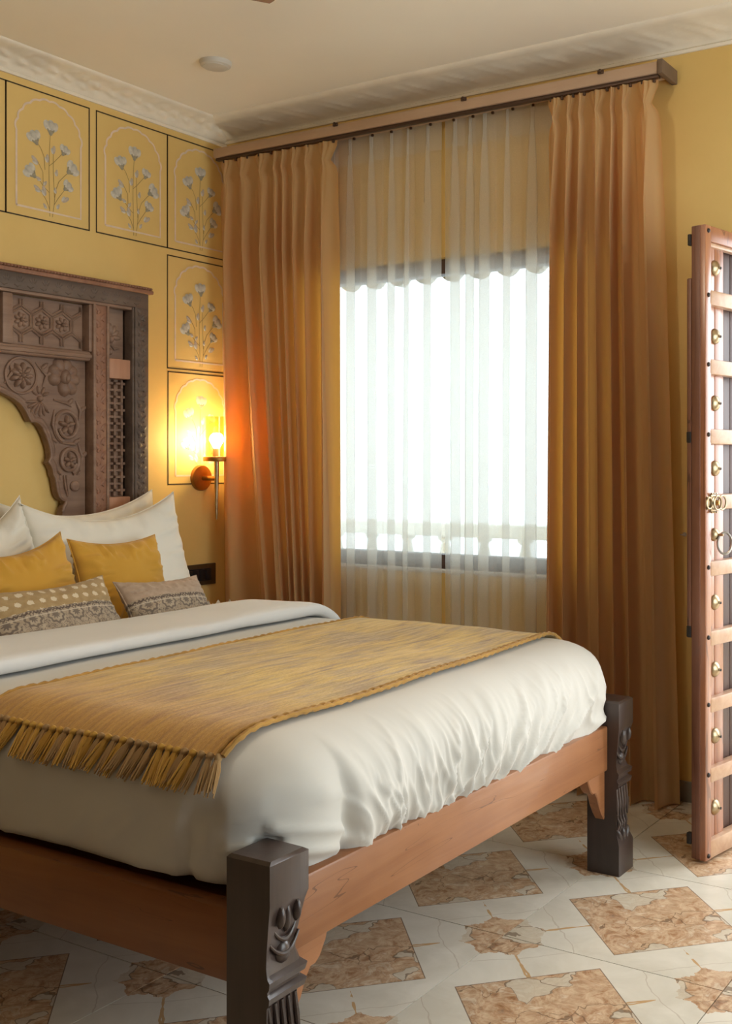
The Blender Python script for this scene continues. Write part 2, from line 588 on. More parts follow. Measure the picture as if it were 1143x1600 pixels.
# left wall (behind the headboard)
bm = bmesh.new()
box(bm, -.15, 0, -4.75, YB + .2, -.1, CEIL + .05)
wall_left = struct(obj('wall_left', bm, M['wall'], smooth=False))

# back wall with the window and the doorway
WX0, WX1, WZ0, WZ1 = .38, 1.95, .80, 2.11
DX0, DX1, DZ1 = 2.71, 3.80, 2.14
bm = bmesh.new()
y0, y1 = YB, YB + .2
box(bm, 0, WX0, y0, y1, -.1, CEIL)
box(bm, WX0, WX1, y0, y1, -.1, WZ0)
box(bm, WX0, WX1, y0, y1, WZ1, CEIL)
box(bm, WX1, DX0, y0, y1, -.1, CEIL)
box(bm, DX0, DX1, y0, y1, DZ1, CEIL)
box(bm, DX1, 4.95, y0, y1, -.1, CEIL)
wall_back = struct(obj('wall_back', bm, M['wall'], smooth=False))
# right wall with an added unseen side window, darkened front wall behind the camera
bm = bmesh.new()
SW0, SW1, SZ0, SZ1 = -2.2, -.30, .30, 2.30
box(bm, 4.8, 4.95, SW1, YB, -.1, CEIL)
box(bm, 4.8, 4.95, -4.7, SW0, -.1, CEIL, mi=1)  # rear part darkened to cut bounce light
box(bm, 4.8, 4.95, SW0, SW1, -.1, SZ0)
box(bm, 4.8, 4.95, SW0, SW1, SZ1, CEIL)
struct(obj('wall_right', bm, [M['wall'], M['dimwall']], smooth=False))
bm = bmesh.new()
box(bm, 0, 4.8, -4.75, -4.6, -.1, CEIL)
struct(obj('wall_front', bm, M['dimwall'], smooth=False))
# skirting
bm = bmesh.new()
box(bm, .0, DX0 - .03, YB - .014, YB, 0, .075, r=.003)
struct(obj('baseboard_back', bm, M['skirt']))
bm = bmesh.new()
box(bm, 0, .014, -4.6, YB - .014, 0, .075, r=.003)
struct(obj('baseboard_left', bm, M['skirt']))


# plaster cornice: a coved moulding with carved leaf scrolls
def cornice(name, length, place, amp, proj, zb, seed):
    # profile: list of (out, z) from the wall up to the ceiling
    P = [(0, zb - .004), (.010, zb - .004), (.014, zb + .006), (.008, zb + .010), (.012, zb + .014)]
    K = 12
    for k in range(K + 1):
        a = k / K
        P.append((.014 + (proj - .030) * (1 - math.cos(a * PI / 2)) * .55 + (proj - .030) * a * .45, zb + .016 + (CEIL - zb - .028) * (a * .55 + .45 * math.sin(a * PI / 2))))
    P += [(proj - .012, CEIL - .010), (proj - .004, CEIL - .007), (proj, CEIL - .001), (proj, CEIL + .002)]
    nu = int(length / .0085)
    bm = bmesh.new()
    n = len(P)

    def f(i, j):
        s = length * i / (nu - 1)
        o, z = P[j]
        if 5 <= j <= 5 + K:
            a = (j - 5) / K
            env = math.sin(a * PI)
            ph = s / .105
            w = math.sin(2 * PI * ph + 3.0 * math.sin(a * PI * 1.3 + seed)) * math.sin(a * 2 * PI + 2 * PI * ph * .5)
            lf = max(0, w) ** .7 + .6 * max(0, fbm(s * 26, a * 4.5, seed, 2)) * 2
            d = amp * env * (lf - .35)
            o += d * .8
            z -= d * .55
        return place(s, o, z)
    grid(bm, f, nu, n)
    fixn(bm)
    return struct(obj(name, bm, M['plaster'], angle=60))


cornice('trim_1', 4.65, lambda s, o, z: (o, YB - s, z), .013, .125, 2.752, 1.3)
cornice('trim_2', 4.75, lambda s, o, z: (s, YB - o, z), .006, .200, 2.766, 4.1)


# ---------------- painted flower panels on the left wall (flat paint, laid on as thin strips)
def strip(bm, pts, w, t=.0012, x=.0003, mi=0, closed=False):
    """flat painted band along (y,z) points"""
    n = len(pts)
    L, R = [], []
    for i, p in enumerate(pts):
        a = pts[i - 1] if (i > 0 or closed) else pts[i]
        b = pts[(i + 1) % n] if (i < n - 1 or closed) else pts[i]
        d = Vector((b[0] - a[0], b[1] - a[1]))
        d = d.normalized() if d.length > 0 else Vector((1, 0))
        nn = Vector((-d.y, d.x))
        ww = w[i] if hasattr(w, '__len__') else w
        L.append(bm.verts.new((x + t, p[0] + nn.x * ww / 2, p[1] + nn.y * ww / 2)))
        R.append(bm.verts.new((x + t, p[0] - nn.x * ww / 2, p[1] - nn.y * ww / 2)))
    for i in range(n if closed else n - 1):
        k = (i + 1) % n
        bm.faces.new((R[i], R[k], L[k], L[i])).material_index = mi


PH, PWD = .506, .383


def panel_arch():
    """scalloped arch outline in panel coordinates u (0..1), w (0 top..1 bottom)"""
    ul, ur, uc, ws, wt, wb = .118, .890, .505, .345, .055, .925
    left = [(ul, wb), (ul, ws)]
    nl = 5
    hw = uc - ul
    for k in range(nl):
        a0, a1 = k / nl * PI / 2, (k + 1) / nl * PI / 2
        for q in range(1, 9):
            f = q / 8
            a = a0 + (a1 - a0) * f
            bul = .030 * math.sin(f * PI)
            left.append((uc - hw * math.cos(a) * (1 + bul * 1.6), ws - (ws - wt) * math.sin(a) * (1 + bul * 1.2)))
    right = [(2 * uc - u, w) for u, w in left[::-1]]
    return left + right[1:] + [left[0]]


ARCH = panel_arch()
FL = [(.52, .275, .058, 0), (.336, .386, .056, -.35), (.30, .655, .056, -.8), (.76, .553, .058, .9), (.71, .70, .046, .7), (.68, .42, .044, .45)]
LV = [(.36, .545, .05, -.7), (.477, .51, .042, .1), (.547, .43, .044, .25), (.45, .775, .05, -.15), (.66, .79, .05, 1.1), (.39, .755, .045, -.9), (.40, .665, .034, -1.2), (.59, .60, .034, .1),
      (.60, .86, .03, .5), (.47, .875, .03, -.7), (.58, .74, .03, -.1), (.44, .70, .03, .6)]
ST = [[(.509, .96), (.505, .80), (.498, .60), (.505, .42), (.515, .30)], [(.54, .96), (.56, .86), (.58, .74), (.62, .665), (.70, .60), (.76, .56)], [(.502, .56), (.56, .52), (.62, .47), (.68, .42)],
      [(.505, .90), (.47, .84), (.40, .77)], [(.50, .77), (.43, .73), (.38, .69), (.31, .655)], [(.43, .72), (.425, .62), (.36, .545)], [(.45, .60), (.44, .50), (.40, .44), (.35, .395)], [(.56, .86), (.61, .80), (.70, .71)], [(.565, .80), (.55, .60), (.55, .46)]]


def flower_mesh():
    bm = bmesh.new()
    for dy, r, a in ((-.018, .020, .45), (.018, .020, -.45), (0, .024, 0)):
        dome(bm, (.0008, dy, .016), r * .78, r * 1.05, .0022, 10, 2, rot=a, mi=0)
    dome(bm, (.0012, 0, -.010), .010, .013, .0024, 8, 2, mi=1)
    for s in (-1, 1):
        dome(bm, (.0012, s * .011, -.004), .0045, .013, .0022, 8, 2, rot=-s * .6, mi=1)
    fixn(bm)
    return bm


def leaf_mesh():
    bm = bmesh.new()
    dome(bm, (.0008, 0, .016), .0085, .019, .0018, 8, 2, rot=.12, mi=0)
    dome(bm, (.0009, -.006, .008), .006, .013, .0018, 8, 2, rot=.5, mi=1)
    fixn(bm)
    return bm


fl0 = lf0 = None
panels = [(-1.462, 2.719), (-1.078, 2.719), (-.659, 2.719), (-.275, 2.719), (-.275, 2.181), (-.272, 1.659)]
for pi, (ya, zt) in enumerate(panels):
    bm = bmesh.new()
    yb = min(ya + PWD, YB - .004) if pi >= 3 else ya + PWD
    zb = zt - PH
    t = .0055
    for q in ([(ya, zb), (ya, zt)], [(ya, zt), (yb, zt)], [(yb, zt), (yb, zb)], [(yb, zb), (ya, zb)]):
        d = Vector((q[1][0] - q[0][0], q[1][1] - q[0][1])).normalized() * t / 2
        strip(bm, [(q[0][0] - d.x, q[0][1] - d.y), (q[1][0] + d.x, q[1][1] + d.y)], t)
    fixn(bm)
    pan = obj('floral_panel', bm, M['line'], wall_left, smooth=False)

    def uv(u, w, ya=ya, zt=zt):
        return (ya + u * PWD, zt - w * PH)
    bm = bmesh.new()
    pts = [uv(*p) for p in ARCH]
    pts = [(min(y, YB - .006), z) for y, z in pts]
    strip(bm, pts, .0085, .0010)
    obj('arch_line', bm, M['archp'], pan, smooth=False)
    bm = bmesh.new()
    for s in ST:
        strip(bm, [uv(*p) for p in s], .0026, .0007)
    obj('flower_stem', bm, M['stem'], pan, smooth=False)
    for (u, w, sz, r) in FL:
        y, z = uv(u, w)
        k = sz / .058
        if fl0 is None:
            fl0 = obj('flower', flower_mesh(), [M['petal'], M['calyx']], pan, local=True)
            fl0.location, fl0.rotation_euler, fl0.scale = (0, y, z), (-r, 0, 0), (1, k, k)
        else:
            linkcopy(fl0, pan, (0, y, z), (-r + random.uniform(-.15, .15), 0, 0), (1, k, k))
    for (u, w, sz, r) in LV:
        y, z = uv(u, w)
        k = sz / .046
        if lf0 is None:
            lf0 = obj('leaf', leaf_mesh(), [M['leafp'], M['petal']], pan, local=True)
            lf0.location, lf0.rotation_euler, lf0.scale = (0, y, z - .012), (-r, 0, 0), (1, k, k)
        else:
            linkcopy(lf0, pan, (0, y, z - .012), (-r, 0, 0), (1, k, k))

# ------------------------------------------------------------------ window and doorway
bm = bmesh.new()
fy0, fy1 = YB + .03, YB + .10
FB = .062
box(bm, WX0, WX1, fy0, fy1, WZ0, WZ0 + FB, r=.004)
box(bm, WX0, WX1, fy0, fy1, WZ1 - FB, WZ1, r=.004)
box(bm, WX0, WX0 + FB, fy0, fy1, WZ0 + FB, WZ1 - FB, r=.004)
box(bm, WX1 - FB, WX1, fy0, fy1, WZ0 + FB, WZ1 - FB, r=.004)
win = struct(obj('window_1', bm, M['winframe']))
bm = bmesh.new()
box(bm, WX0 + FB, WX1 - FB, fy0 + .03, fy0 + .036, WZ0 + FB, WZ1 - FB)
obj('pane', bm, M['tinted'], win, smooth=False)
bm = bmesh.new()
box(bm, WX0, WX1, YB - .004, fy0, WZ0 - .012, WZ0 + .003, r=.003)
obj('window_sill', bm, M['stone'], win)

# scalloped stone awning edge just outside the window
bm = bmesh.new()
NSC = 12
xs0, xs1, zt_, zs = .40, 2.15, 2.32, 2.14
poly = [(xs0, zt_)]
sw = (xs1 - xs0) / NSC
lower = []
for k in range(NSC):
    for q in range(9):
        f = q / 8
        lower.append((xs0 + sw * (k + f), zs - .055 * math.sin(f * PI) - .01))
poly = [(xs1, zt_), (xs0, zt_)] + lower
a = [bm.verts.new((x, .42, z)) for x, z in poly]
b = [bm.verts.new((x, .46, z)) for x, z in poly]
bm.faces.new(a)
bm.faces.new(b[::-1])
for i in range(len(poly)):
    k = (i + 1) % len(poly)
    bm.faces.new((a[i], b[i], b[k], a[k]))
box(bm, xs0, xs1, YB + .2, .46, zt_ - .02, zt_ + .03)
fixn(bm)
struct(obj('trim_3', bm, M['stone'], smooth=False))

# unseen side window (behind the camera's right shoulder), added to light the room
bm = bmesh.new()
for a_ in ((SW0, SW0 + .06, SZ0, SZ1), (SW1 - .06, SW1, SZ0, SZ1), (SW0, SW1, SZ0, SZ0 + .06), (SW0, SW1, SZ1 - .06, SZ1), (-1.28, -1.22, SZ0, SZ1)):
    box(bm, 4.84, 4.90, a_[0], a_[1], a_[2], a_[3], r=.003)
w2 = struct(obj('fill_window', bm, M['winframe']))
bm = bmesh.new()
box(bm, 4.865, 4.871, SW0 + .06, SW1 - .06, SZ0 + .06, SZ1 - .06)
obj('pane', bm, M['glass'], w2, smooth=False)

# doorway casing
bm = bmesh.new()
box(bm, DX0, DX0 + .05, YB, YB + .16, 0, DZ1, r=.004)
box(bm, DX1 - .05, DX1, YB, YB + .16, 0, DZ1, r=.004)
box(bm, DX0 + .05, DX1 - .05, YB, YB + .16, DZ1 - .05, DZ1, r=.004)
struct(obj('trim_4', bm, M['winframe']))

# balcony outside
bm = bmesh.new()
box(bm, -1.5, 6.5, YB + .2, 1.75, -.14, -.02)
struct(obj('trim_5', bm, M['stone'], smooth=False))
bal = thing('balcony_parapet', (1.5, 1.65, -.02), 'pale stone balcony parapet with baluster row outside the curtained window', 'parapet')
bm = bmesh.new()
box(bm, -1.5, 6.5, 1.58, 1.72, -.02, .62, r=.01)
obj('parapet_base', bm, M['stone'], bal)
bm = bmesh.new()
box(bm, -1.5, 6.5, 1.56, 1.74, .82, .90, r=.012)
obj('coping', bm, M['stone'], bal)
bm = bmesh.new()
lathe(bm, [(.045, .62), (.045, .64), (.022, .66), (.040, .71), (.022, .78), (.045, .80), (.045, .82)], (0, 0, 0), n=12)
b0 = None
for k in range(30):
    x = -1.4 + k * .27
    if b0 is None:
        b0 = obj('baluster', bm, M['stone'], bal, local=True)
        b0.location = (x - 1.5, 0, .02)
    else:
        linkcopy(b0, bal, (x - 1.5, 0, .02))

# ------------------------------------------------------------------ the door leaf (old studded wood), opened into the room
door = thing('door_1', (2.599, -.4925, 0), None, None)
door['kind'] = 'structure'
door['label'] = 'old reddish studded wooden door leaf standing open at the right edge'
ang = math.atan2(.98, .19) - 0
Dd = Vector((.19, .98, 0)).normalized()     # along the leaf, free edge -> hinge
Dn = Vector((.98, -.19, 0)).normalized()    # towards the daylight
DM = Matrix(((Dd.x, Dn.x, 0, 0), (Dd.y, Dn.y, 0, 0), (0, 0, 1, 0), (0, 0, 0, 1)))
DL, DZ = .535, 1.993


def dbox(name, u0, u1, w0, w1, z0, z1, m, r=.003, parent=None, **kw):
    bm = bmesh.new()
    box(bm, u0, u1, w0, w1, z0, z1, r=r, M=DM)
    return obj(name, fixn(bm), m, parent or door, local=True, **kw)


RZ = [1.768, 1.551, 1.332, 1.126, .917, .698, .488, .269]
dbox('stile', 0, .036, -.050, 0, .008, DZ, M['door'])
dbox('stile', DL - .04, DL, -.050, 0, .008, DZ, M['door'])
dbox('meeting_strip', -.004, .018, -.066, -.049, .70, 1.83, M['dooredge'], r=.004)
dbox('edge_board', -.0035, .012, -.049, -.018, .009, DZ - .002, M['dooredge'], r=.003)
dbox('plank', .036, .0845, -.036, -.017, .01, DZ - .01, M['door'])
dbox('plank', .086, .142, -.036, -.018, .01, DZ - .01, M['door'])
for u0, u1 in ((.143, .21), (.211, .285), (.286, .37), (.371, .45), (.451, DL - .04)):
    dbox('plank', u0, u1, -.046, -.034, .01, DZ - .01, M['doordark'])
for z in RZ:
    dbox('cross_rail', .030, DL - .03, -.034, .002, z - .024, z + .024, M['doorlite'], r=.006)
dbox('cross_rail', .030, DL - .03, -.034, .001, .009, .066, M['doorlite'], r=.006)
dbox('cross_rail', .030, DL - .03, -.034, .001, DZ - .050, DZ, M['door'], r=.005)
dbox('moulding', .036, DL - .04, -.030, -.006, DZ - .064, DZ - .050, M['doorlite'], r=.004)
s0 = b0 = None
for z in [1.985] + [q + .006 for q in RZ if abs(q - 1.126) > .01] + [.022]:
    if s0 is None:
        bm = bmesh.new()
        lathe(bm, [(.0075, 0), (.007, .003), (.004, .0055), (0, .006)], (0, 0, 0), 'y', 10, M=DM)
        s0 = obj('stud', fixn(bm), M['iron'], door, local=True)
        s0.location = DM @ Vector((.017, 0, min(z, 1.975)))
    else:
        linkcopy(s0, door, DM @ Vector((.017, 0, z)))
for z in [1.868, 1.651, 1.439, 1.232, .807, .594, .383, .156]:
    if b0 is None:
        bm = bmesh.new()
        lathe(bm, [(.0255, -.002), (.0255, .001), (.023, .006), (.017, .011), (.010, .0145), (.0055, .016), (.004, .019), (0, .020)], (0, 0, 0), 'y', 18, M=DM)
        b0 = obj('brass_boss', fixn(bm), M['brass'], door, local=True)
        b0.location = DM @ Vector((.085, -.017, z))
        bm = bmesh.new()
        lathe(bm, [(.0042, -.004), (.0042, .004), (0, .0045)], (0, 0, 0), 'y', 8, M=DM)
        bs = obj('boss_tip', fixn(bm), M['iron'], b0, local=True)
        bs.location = DM @ Vector((.003, .0175, -.001))
    else:
        c = linkcopy(b0, door, DM @ Vector((.085, -.017, z)))
        linkcopy(bs, c)
# ring pull under the latch
bm = bmesh.new()
lathe(bm, [(.022, -.002), (.021, .003), (.016, .011), (.008, .016), (0, .017)], (0, 0, 0), 'y', 18, M=DM)
tube(bm, [DM @ Vector((0, .012, 0)), DM @ Vector((0, .034, 0))], .004, 8)
pl = obj('pull_plate', fixn(bm), M['brass'], door, local=True)
pl.location = DM @ Vector((.080, -.017, 1.022))
bm = bmesh.new()
tube(bm, [DM @ Vector((.012 + .030 * math.cos(a) * .5, .032 + .030 * math.cos(a) * .55, -.027 + .034 * math.sin(a))) for a in [2 * PI * k / 24 for k in range(24)]], .0042, 8, closed=True)
obj('pull_ring', fixn(bm), M['steel'], pl, local=True)
# hasp with two rings across the latch rail
bm = bmesh.new()
box(bm, .004, .062, -.001, .004, -.021, .021, r=.002, M=DM)
box(bm, .022, .052, .002, .007, -.029, .029, r=.002, M=DM)
for u in (.024, .037, .05):
    for s in (-1, 1):
        dome_pts = [DM @ Vector((u, .005, s * .028)), DM @ Vector((u, .012, s * .030))]
        tube(bm, dome_pts, .003, 6)
lt = obj('latch', fixn(bm), M['brass'], door, local=True)
lt.location = (0, 0, 1.124)
for cu, cw, r in ((.052, .013, .022), (.085, .010, .022), (.010, .008, .017)):
    bm = bmesh.new()
    tube(bm, [DM @ Vector((cu + r * math.cos(a), cw, r * math.sin(a))) for a in [2 * PI * k / 24 for k in range(24)]], .0030, 8, closed=True)
    obj('latch_ring', fixn(bm), M['brass'], lt, local=True)
bm = bmesh.new()
lathe(bm, [(.010, .004), (.009, .012), (.004, .018), (0, .018)], (0, 0, 0), 'y', 12, M=DM)
k_ = obj('latch_knob', fixn(bm), M['bronze'], lt, local=True)
k_.location = DM @ Vector((.052, 0, 0))
for z in (1.95, 1.33, .72, .07):
    dbox('hinge_lug', -.006, .012, -.066 if z < 1.9 else -.062, -.050, z - .018, z + .018, M['iron'], r=.003)

# little screw hook in the wall beside the door
bm = bmesh.new()
lathe(bm, [(.008, 0), (.008, -.003), (.003, -.004), (.003, -.012)], (0, 0, 0), 'y', 10)
tube(bm, [(.0 + .008 * math.sin(a), -.012 - .008 + .008 * math.cos(a), 0) for a in [k * .5 for k in range(10)]], .0022, 6)
hook = obj('wall_hook', fixn(bm), M['steel'])
hook.location = (2.312, YB, .985)
tagp(hook, 'tiny steel screw hook in the yellow wall between curtain and studded door', 'hook')

# ------------------------------------------------------------------ curtain rail
rail = thing('curtain_rail', (1.2, YB, 2.65), 'long pinkish wooden double curtain rail under the back cornice', 'curtain rail')
bm = bmesh.new()
box(bm, .070, 2.262, -.066, -.050, 2.656, 2.698, r=.003)
obj('front_board', bm, M['pelmet'], rail)
bm = bmesh.new()
box(bm, 2.262, 2.284, -.068, YB, 2.652, 2.704, r=.003)
obj('end_board', bm, M['endcap'], rail)
bm = bmesh.new()
box(bm, .070, 2.262, -.050, YB, 2.688, 2.698)
obj('top_board', bm, M['pelmet'], rail)
bm = bmesh.new()
box(bm, .075, 2.262, -.056, -.034, 2.643, 2.656, r=.002)
obj('drape_track', bm, M['track'], rail)
bm = bmesh.new()
box(bm, .075, 2.262, .022, .044, 2.664, 2.688, r=.002)
obj('sheer_track', bm, M['track2'], rail)
for x in (.79, 1.44, 2.04):
    bm = bmesh.new()
    box(bm, x - .012, x + .012, -.074, -.065, 2.690, 2.704, r=.002)
    lathe(bm, [(.006, 0), (.006, -.006), (0, -.008)], (x, -.072, 2.700), 'y', 8)
    obj('bracket_clip', fixn(bm), M['track'], rail)


# ------------------------------------------------------------------ curtains
def drape_mesh(x_of, y0, ztop, zbot, folds, amp_top, amp_bot, nu, nv, seed, first=1.):
    """x_of(u,t): cloth column u (0..1) at drop t (0 top..1 bottom); folds of uneven width"""
    rnd = random.Random(seed)
    wd = [rnd.uniform(.45, 1.7) for _ in range(folds)]
    tot = sum(wd)
    cum = [0]
    for w in wd: cum.append(cum[-1] + w / tot)
    am = [rnd.uniform(.65, 1.2) for _ in range(folds + 2)]
    am[0] *= first
    sk = [rnd.uniform(-.5, .5) for _ in range(folds + 2)]
    dr_ = [rnd.uniform(-.16, .16) for _ in range(folds + 2)]

    def f(i, j):
        u = i / (nu - 1)
        t = (j / (nv - 1)) ** 1.15
        z = ztop - (ztop - zbot) * t
        ki = 0
        while ki < folds - 1 and cum[ki + 1] < u: ki += 1
        kf = (u - cum[ki]) / (cum[ki + 1] - cum[ki])
        sm = kf * kf * (3 - 2 * kf)
        mixf = lambda A: A[ki] * (1 - sm) + A[ki + 1] * sm
        d = ztop - z
        grow = min(1, max(0, (d - .04) / .40))
        amp = (amp_top + (amp_bot - amp_top) * (.4 * grow + .6 * t)) * (.30 + .70 * grow ** .7) * (1 + (mixf(am) - 1) * min(1, d / .25))
        ph = 2 * PI * (kf + mixf(dr_) * min(1, t * 1.8) * math.sin(kf * PI))
        c = -math.cos(ph)
        # rounded crest, narrow valley
        sh = math.tanh(2.3 * (c + .30)) / math.tanh(2.3 * 1.30)
        yy = amp * (sh + .18 * mixf(sk) * math.sin(ph) + .07 * math.sin(2 * ph + sk[ki] * 6))
        wid = (cum[ki + 1] - cum[ki]) * abs(x_of(1, t) - x_of(0, t))
        x = x_of(u, t) - .17 * wid * math.sin(ph) * (-1) * (.2 + .8 * grow) * 1.25
        # pinch pleat: three small loops gathered 8 cm below the heading
        g = math.exp(-((d - .075) / .030) ** 2)
        q = kf - .5
        x -= g * q * wid * .62
        yy += g * .010 * math.cos(PI * q) ** 2
        top = max(0, 1 - d / .16)
        yy += top * .006 * math.cos(2 * PI * 3 * q) * math.exp(-(q / .3) ** 2)
        yy += .0035 * fbm(u * 11, t * 3, seed, 2)
        return (x, y0 - yy, z)
    bm = bmesh.new()
    grid(bm, f, nu, nv)
    return fixn(bm)


def warpL(u, t):
    top = .088 + .690 * u
    a, q = .20, .55
    hb = u * (q / a) if u < a else q + (u - a) * (1 - q) / (1 - a)
    if abs(u - a) < .05:                       # soften the kink
        k = (u - a + .05) / .10
        hb = (1 - k) * (u * (q / a)) + k * (q + (u - a) * (1 - q) / (1 - a))
    bot = .100 + .680 * hb
    e = t ** 1.2
    return top * (1 - e) + bot * e


def warpR(u, t):
    return (1.805 + .452 * u) * (1 - t) + (1.785 + .537 * u) * t


def hooks(parent, xs, y, z):
    h0 = None
    for x in xs:
        if h0 is None:
            bm = bmesh.new()
            box(bm, -.005, .005, -.005, .005, -.010, .008, r=.002)
            h0 = obj('glider', bm, M['track'], parent, local=True)
            h0.location = Vector((x, y, z)) - LOC[parent.name]
        else:
            linkcopy(h0, parent, Vector((x, y, z)) - LOC[parent.name])


dl = thing('drape', (.44, -.045, .01), 'ochre pleated drape hanging left of the window beside the wall lamp', 'curtain', 'ochre drapes')
obj('drape_cloth', drape_mesh(warpL, -.046, 2.640, .008, 8, .022, .050, 520, 64, 12, first=.6), M['drape'], dl, angle=180)
hooks(dl, [.12 + .071 * k for k in range(10)], -.045, 2.640)
dr = thing('drape', (2.04, -.045, .01), 'ochre pleated drape hanging right of the window beside the studded door', 'curtain', 'ochre drapes')
obj('drape_cloth', drape_mesh(warpR, -.046, 2.640, .008, 7, .024, .052, 520, 64, 9), M['drape'], dr, angle=180)
hooks(dr, [1.82 + .047 * k for k in range(10)], -.045, 2.640)


def sheer_mesh(x0, x1, cells, y0, ztop, zbot, nv, seed, z_lo=None):
    """flat voile with narrow Z-folded pleats; the pleats open a little towards the hem"""
    rnd = random.Random(seed)
    wd = [rnd.uniform(.5, 1.7) for _ in range(cells)]
    tot = sum(wd)
    cum = [0]
    for w in wd: cum.append(cum[-1] + w / tot)
    pw = [rnd.uniform(.026, .066) for _ in range(cells)]
    dp = [rnd.uniform(.010, .018) for _ in range(cells)]
    lean = [rnd.uniform(-.012, .012) for _ in range(cells)]
    per = 34
    nu = cells * per + 1

    def f(i, j):
        k = min(i // per, cells - 1)
        kf = (i - k * per) / per
        t = j / (nv - 1)
        if z_lo is not None: t *= (ztop - z_lo) / (ztop - zbot)
        z = ztop - (ztop - zbot) * t
        d = ztop - z
        xa, xb = x0 + (x1 - x0) * cum[k], x0 + (x1 - x0) * cum[k + 1]
        open_ = min(1, .35 + d / .55)
        pinch = math.exp(-((d - .085) / .03) ** 2)
        w = pw[k] * open_ * (1 - .45 * pinch)
        xp = (xa + xb) / 2 + lean[k] * t
        pts = [(0, xa, 0), (.30, xp - w * .5, .25), (.43, xp + w * .5, .55), (.57, xp - w * .5, 1.0), (.70, xp + w * .5, .45), (1.0, xb, 0)]
        # smooth piecewise path through the Z fold
        for a, b in zip(pts, pts[1:]):
            if kf <= b[0] or b is pts[-1]:
                q = (kf - a[0]) / (b[0] - a[0])
                q2 = q * q * (3 - 2 * q)
                x = a[1] + (b[1] - a[1]) * (q if a[0] in (0, .70) else q2)
                yy = a[2] + (b[2] - a[2]) * q2
                break
        yy = yy * dp[k] * (.6 + .5 * t) + .006 * math.sin(2 * PI * (kf + .2 * k)) * min(1, d * 2) + .004 * fbm(x * 9, t * 2, seed, 2)
        return (x, y0 - yy, z)
    bm = bmesh.new()
    grid(bm, f, nu, nv)
    return fixn(bm)


def sheer(name, x0, x1, cells, seed, label):
    t = thing(name, ((x0 + x1) / 2, .035, .02), label, 'curtain', 'sheer voile curtains')
    obj('voile', sheer_mesh(x0, x1, cells, .040, 2.664, .02, 40, seed), M['sheer'], t, angle=180)
    obj('heading_tape', sheer_mesh(x0, x1, cells, .0425, 2.664, .02, 8, seed, z_lo=2.550), M['sheer2'], t, angle=180)
    hooks(t, [x0 + (x1 - x0) * (k + .5) / cells for k in range(cells)], .033, 2.664)
    return t


sheer('sheer_curtain', .66, 1.262, 6, 21, 'translucent white voile curtain covering the left half of the window')
sheer('sheer_curtain', 1.280, 1.84, 6, 37, 'translucent white voile curtain covering the right half of the window')

# ------------------------------------------------------------------ bed frame
bed = thing('bed', (1.25, -1.43, 0), 'orange-brown wooden double bed with dark carved square posts', 'bed')
ZP = .527


def post(x0, y0, carve=True):
    """square post; the +x face is carved back below the plain head"""
    s = .107
    x1, y1 = x0 + s, y0 + s
    prof = [(0, 0, .0), (.09, 0, .0), (.105, .006, .004), (.118, .014, .010), (.135, .017, .011), (.20, .019, .012), (.262, .017, .010), (.268, .006, .002), (.280, .003, .0), (.286, .013, .008),
            (.292, .013, .008), (.297, .005, .001), (.309, .002, .0), (.316, .014, .008), (.335, .020, .013), (.36, .018, .013), (.40, .010, .011), (.43, .004, .007), (.447, .0, .0), (ZP - .006, 0, 0), (ZP, .006, .006)]
    bm = bmesh.new()
    rings = []
    for z, dx, dy in prof:
        top = z >= ZP - .001
        xb = x0 + (.006 if top else 0)
        yb0, yb1 = y0 + (.006 if top else 0), y1 - (.006 if top else 0)
        rings.append([bm.verts.new(p) for p in ((xb, yb0, z), (x1 - dx * .45 - .001, yb0, z), (x1 - dx, y0 + dy + .006, z), (x1 - dx, y1 - dy - .006, z), (x1 - dx * 1.3 - .002, yb1 - dy * .6, z), (xb, yb1, z))])
    for a, b in zip(rings, rings[1:]):
        for k in range(6):
            bm.faces.new((a[k], a[(k + 1) % 6], b[(k + 1) % 6], b[k]))
    bm.faces.new(rings[0][::-1])
    bm.faces.new(rings[-1])
    fixn(bm)
    p = obj('bed_post', bm, M['post'], bed, angle=32)
    if not carve: return p
    yc = (y0 + y1) / 2
    # tassel shaped carving below the plain head
    bm = bmesh.new()
    xf = x1 - .013
    for q, (dy, zz, rz) in enumerate(((-.022, .418, .022), (0, .412, .030), (.022, .418, .022))):
        dome(bm, (xf + .001 + (.006 if zz > .415 else 0), yc + dy, zz), .0095, rz, .012, 10, 4)
    for (zz, wd, dp) in ((.378, .036, .034), (.352, .040, .028)):
        tube(bm, [(xf + .001 - .003 * abs(a), yc + wd * a, zz + dp * (a * a) - .008) for a in [(-1 + k / 6) for k in range(13)]], [.0055 - .003 * abs(-1 + k / 6) for k in range(13)], 8)
    dome(bm, (xf - .006, yc, .345), .020, .022, .010, 10, 3)
    obj('tassel_carving', fixn(bm), M['post'], p)
    # slanting flutes on the shaft and leaves near the foot
    bm = bmesh.new()
    for k in range(5):
        yk = yc - .036 + k * .018
        tube(bm, [(x1 - .0165, yk - .006, .26), (x1 - .0155, yk, .215), (x1 - .017, yk + .009, .165)], [.0045, .006, .0025], 7)
    for k in range(4):
        tube(bm, [(x1 - .0175, yc - .030 + k * .020, .172), (x1 - .014, yc - .022 + k * .016, .150), (x1 - .017, yc - .035 + k * .022, .126)], [.003, .0065, .003], 7)
    for sgn in (-1, 0, 1):
        dome(bm, (x1 - .016, yc + sgn * .026, .112), .010, .026, .014, 10, 3, rot=-sgn * .45)
    obj('leaf_carving', fixn(bm), M['post'], p)
    return p


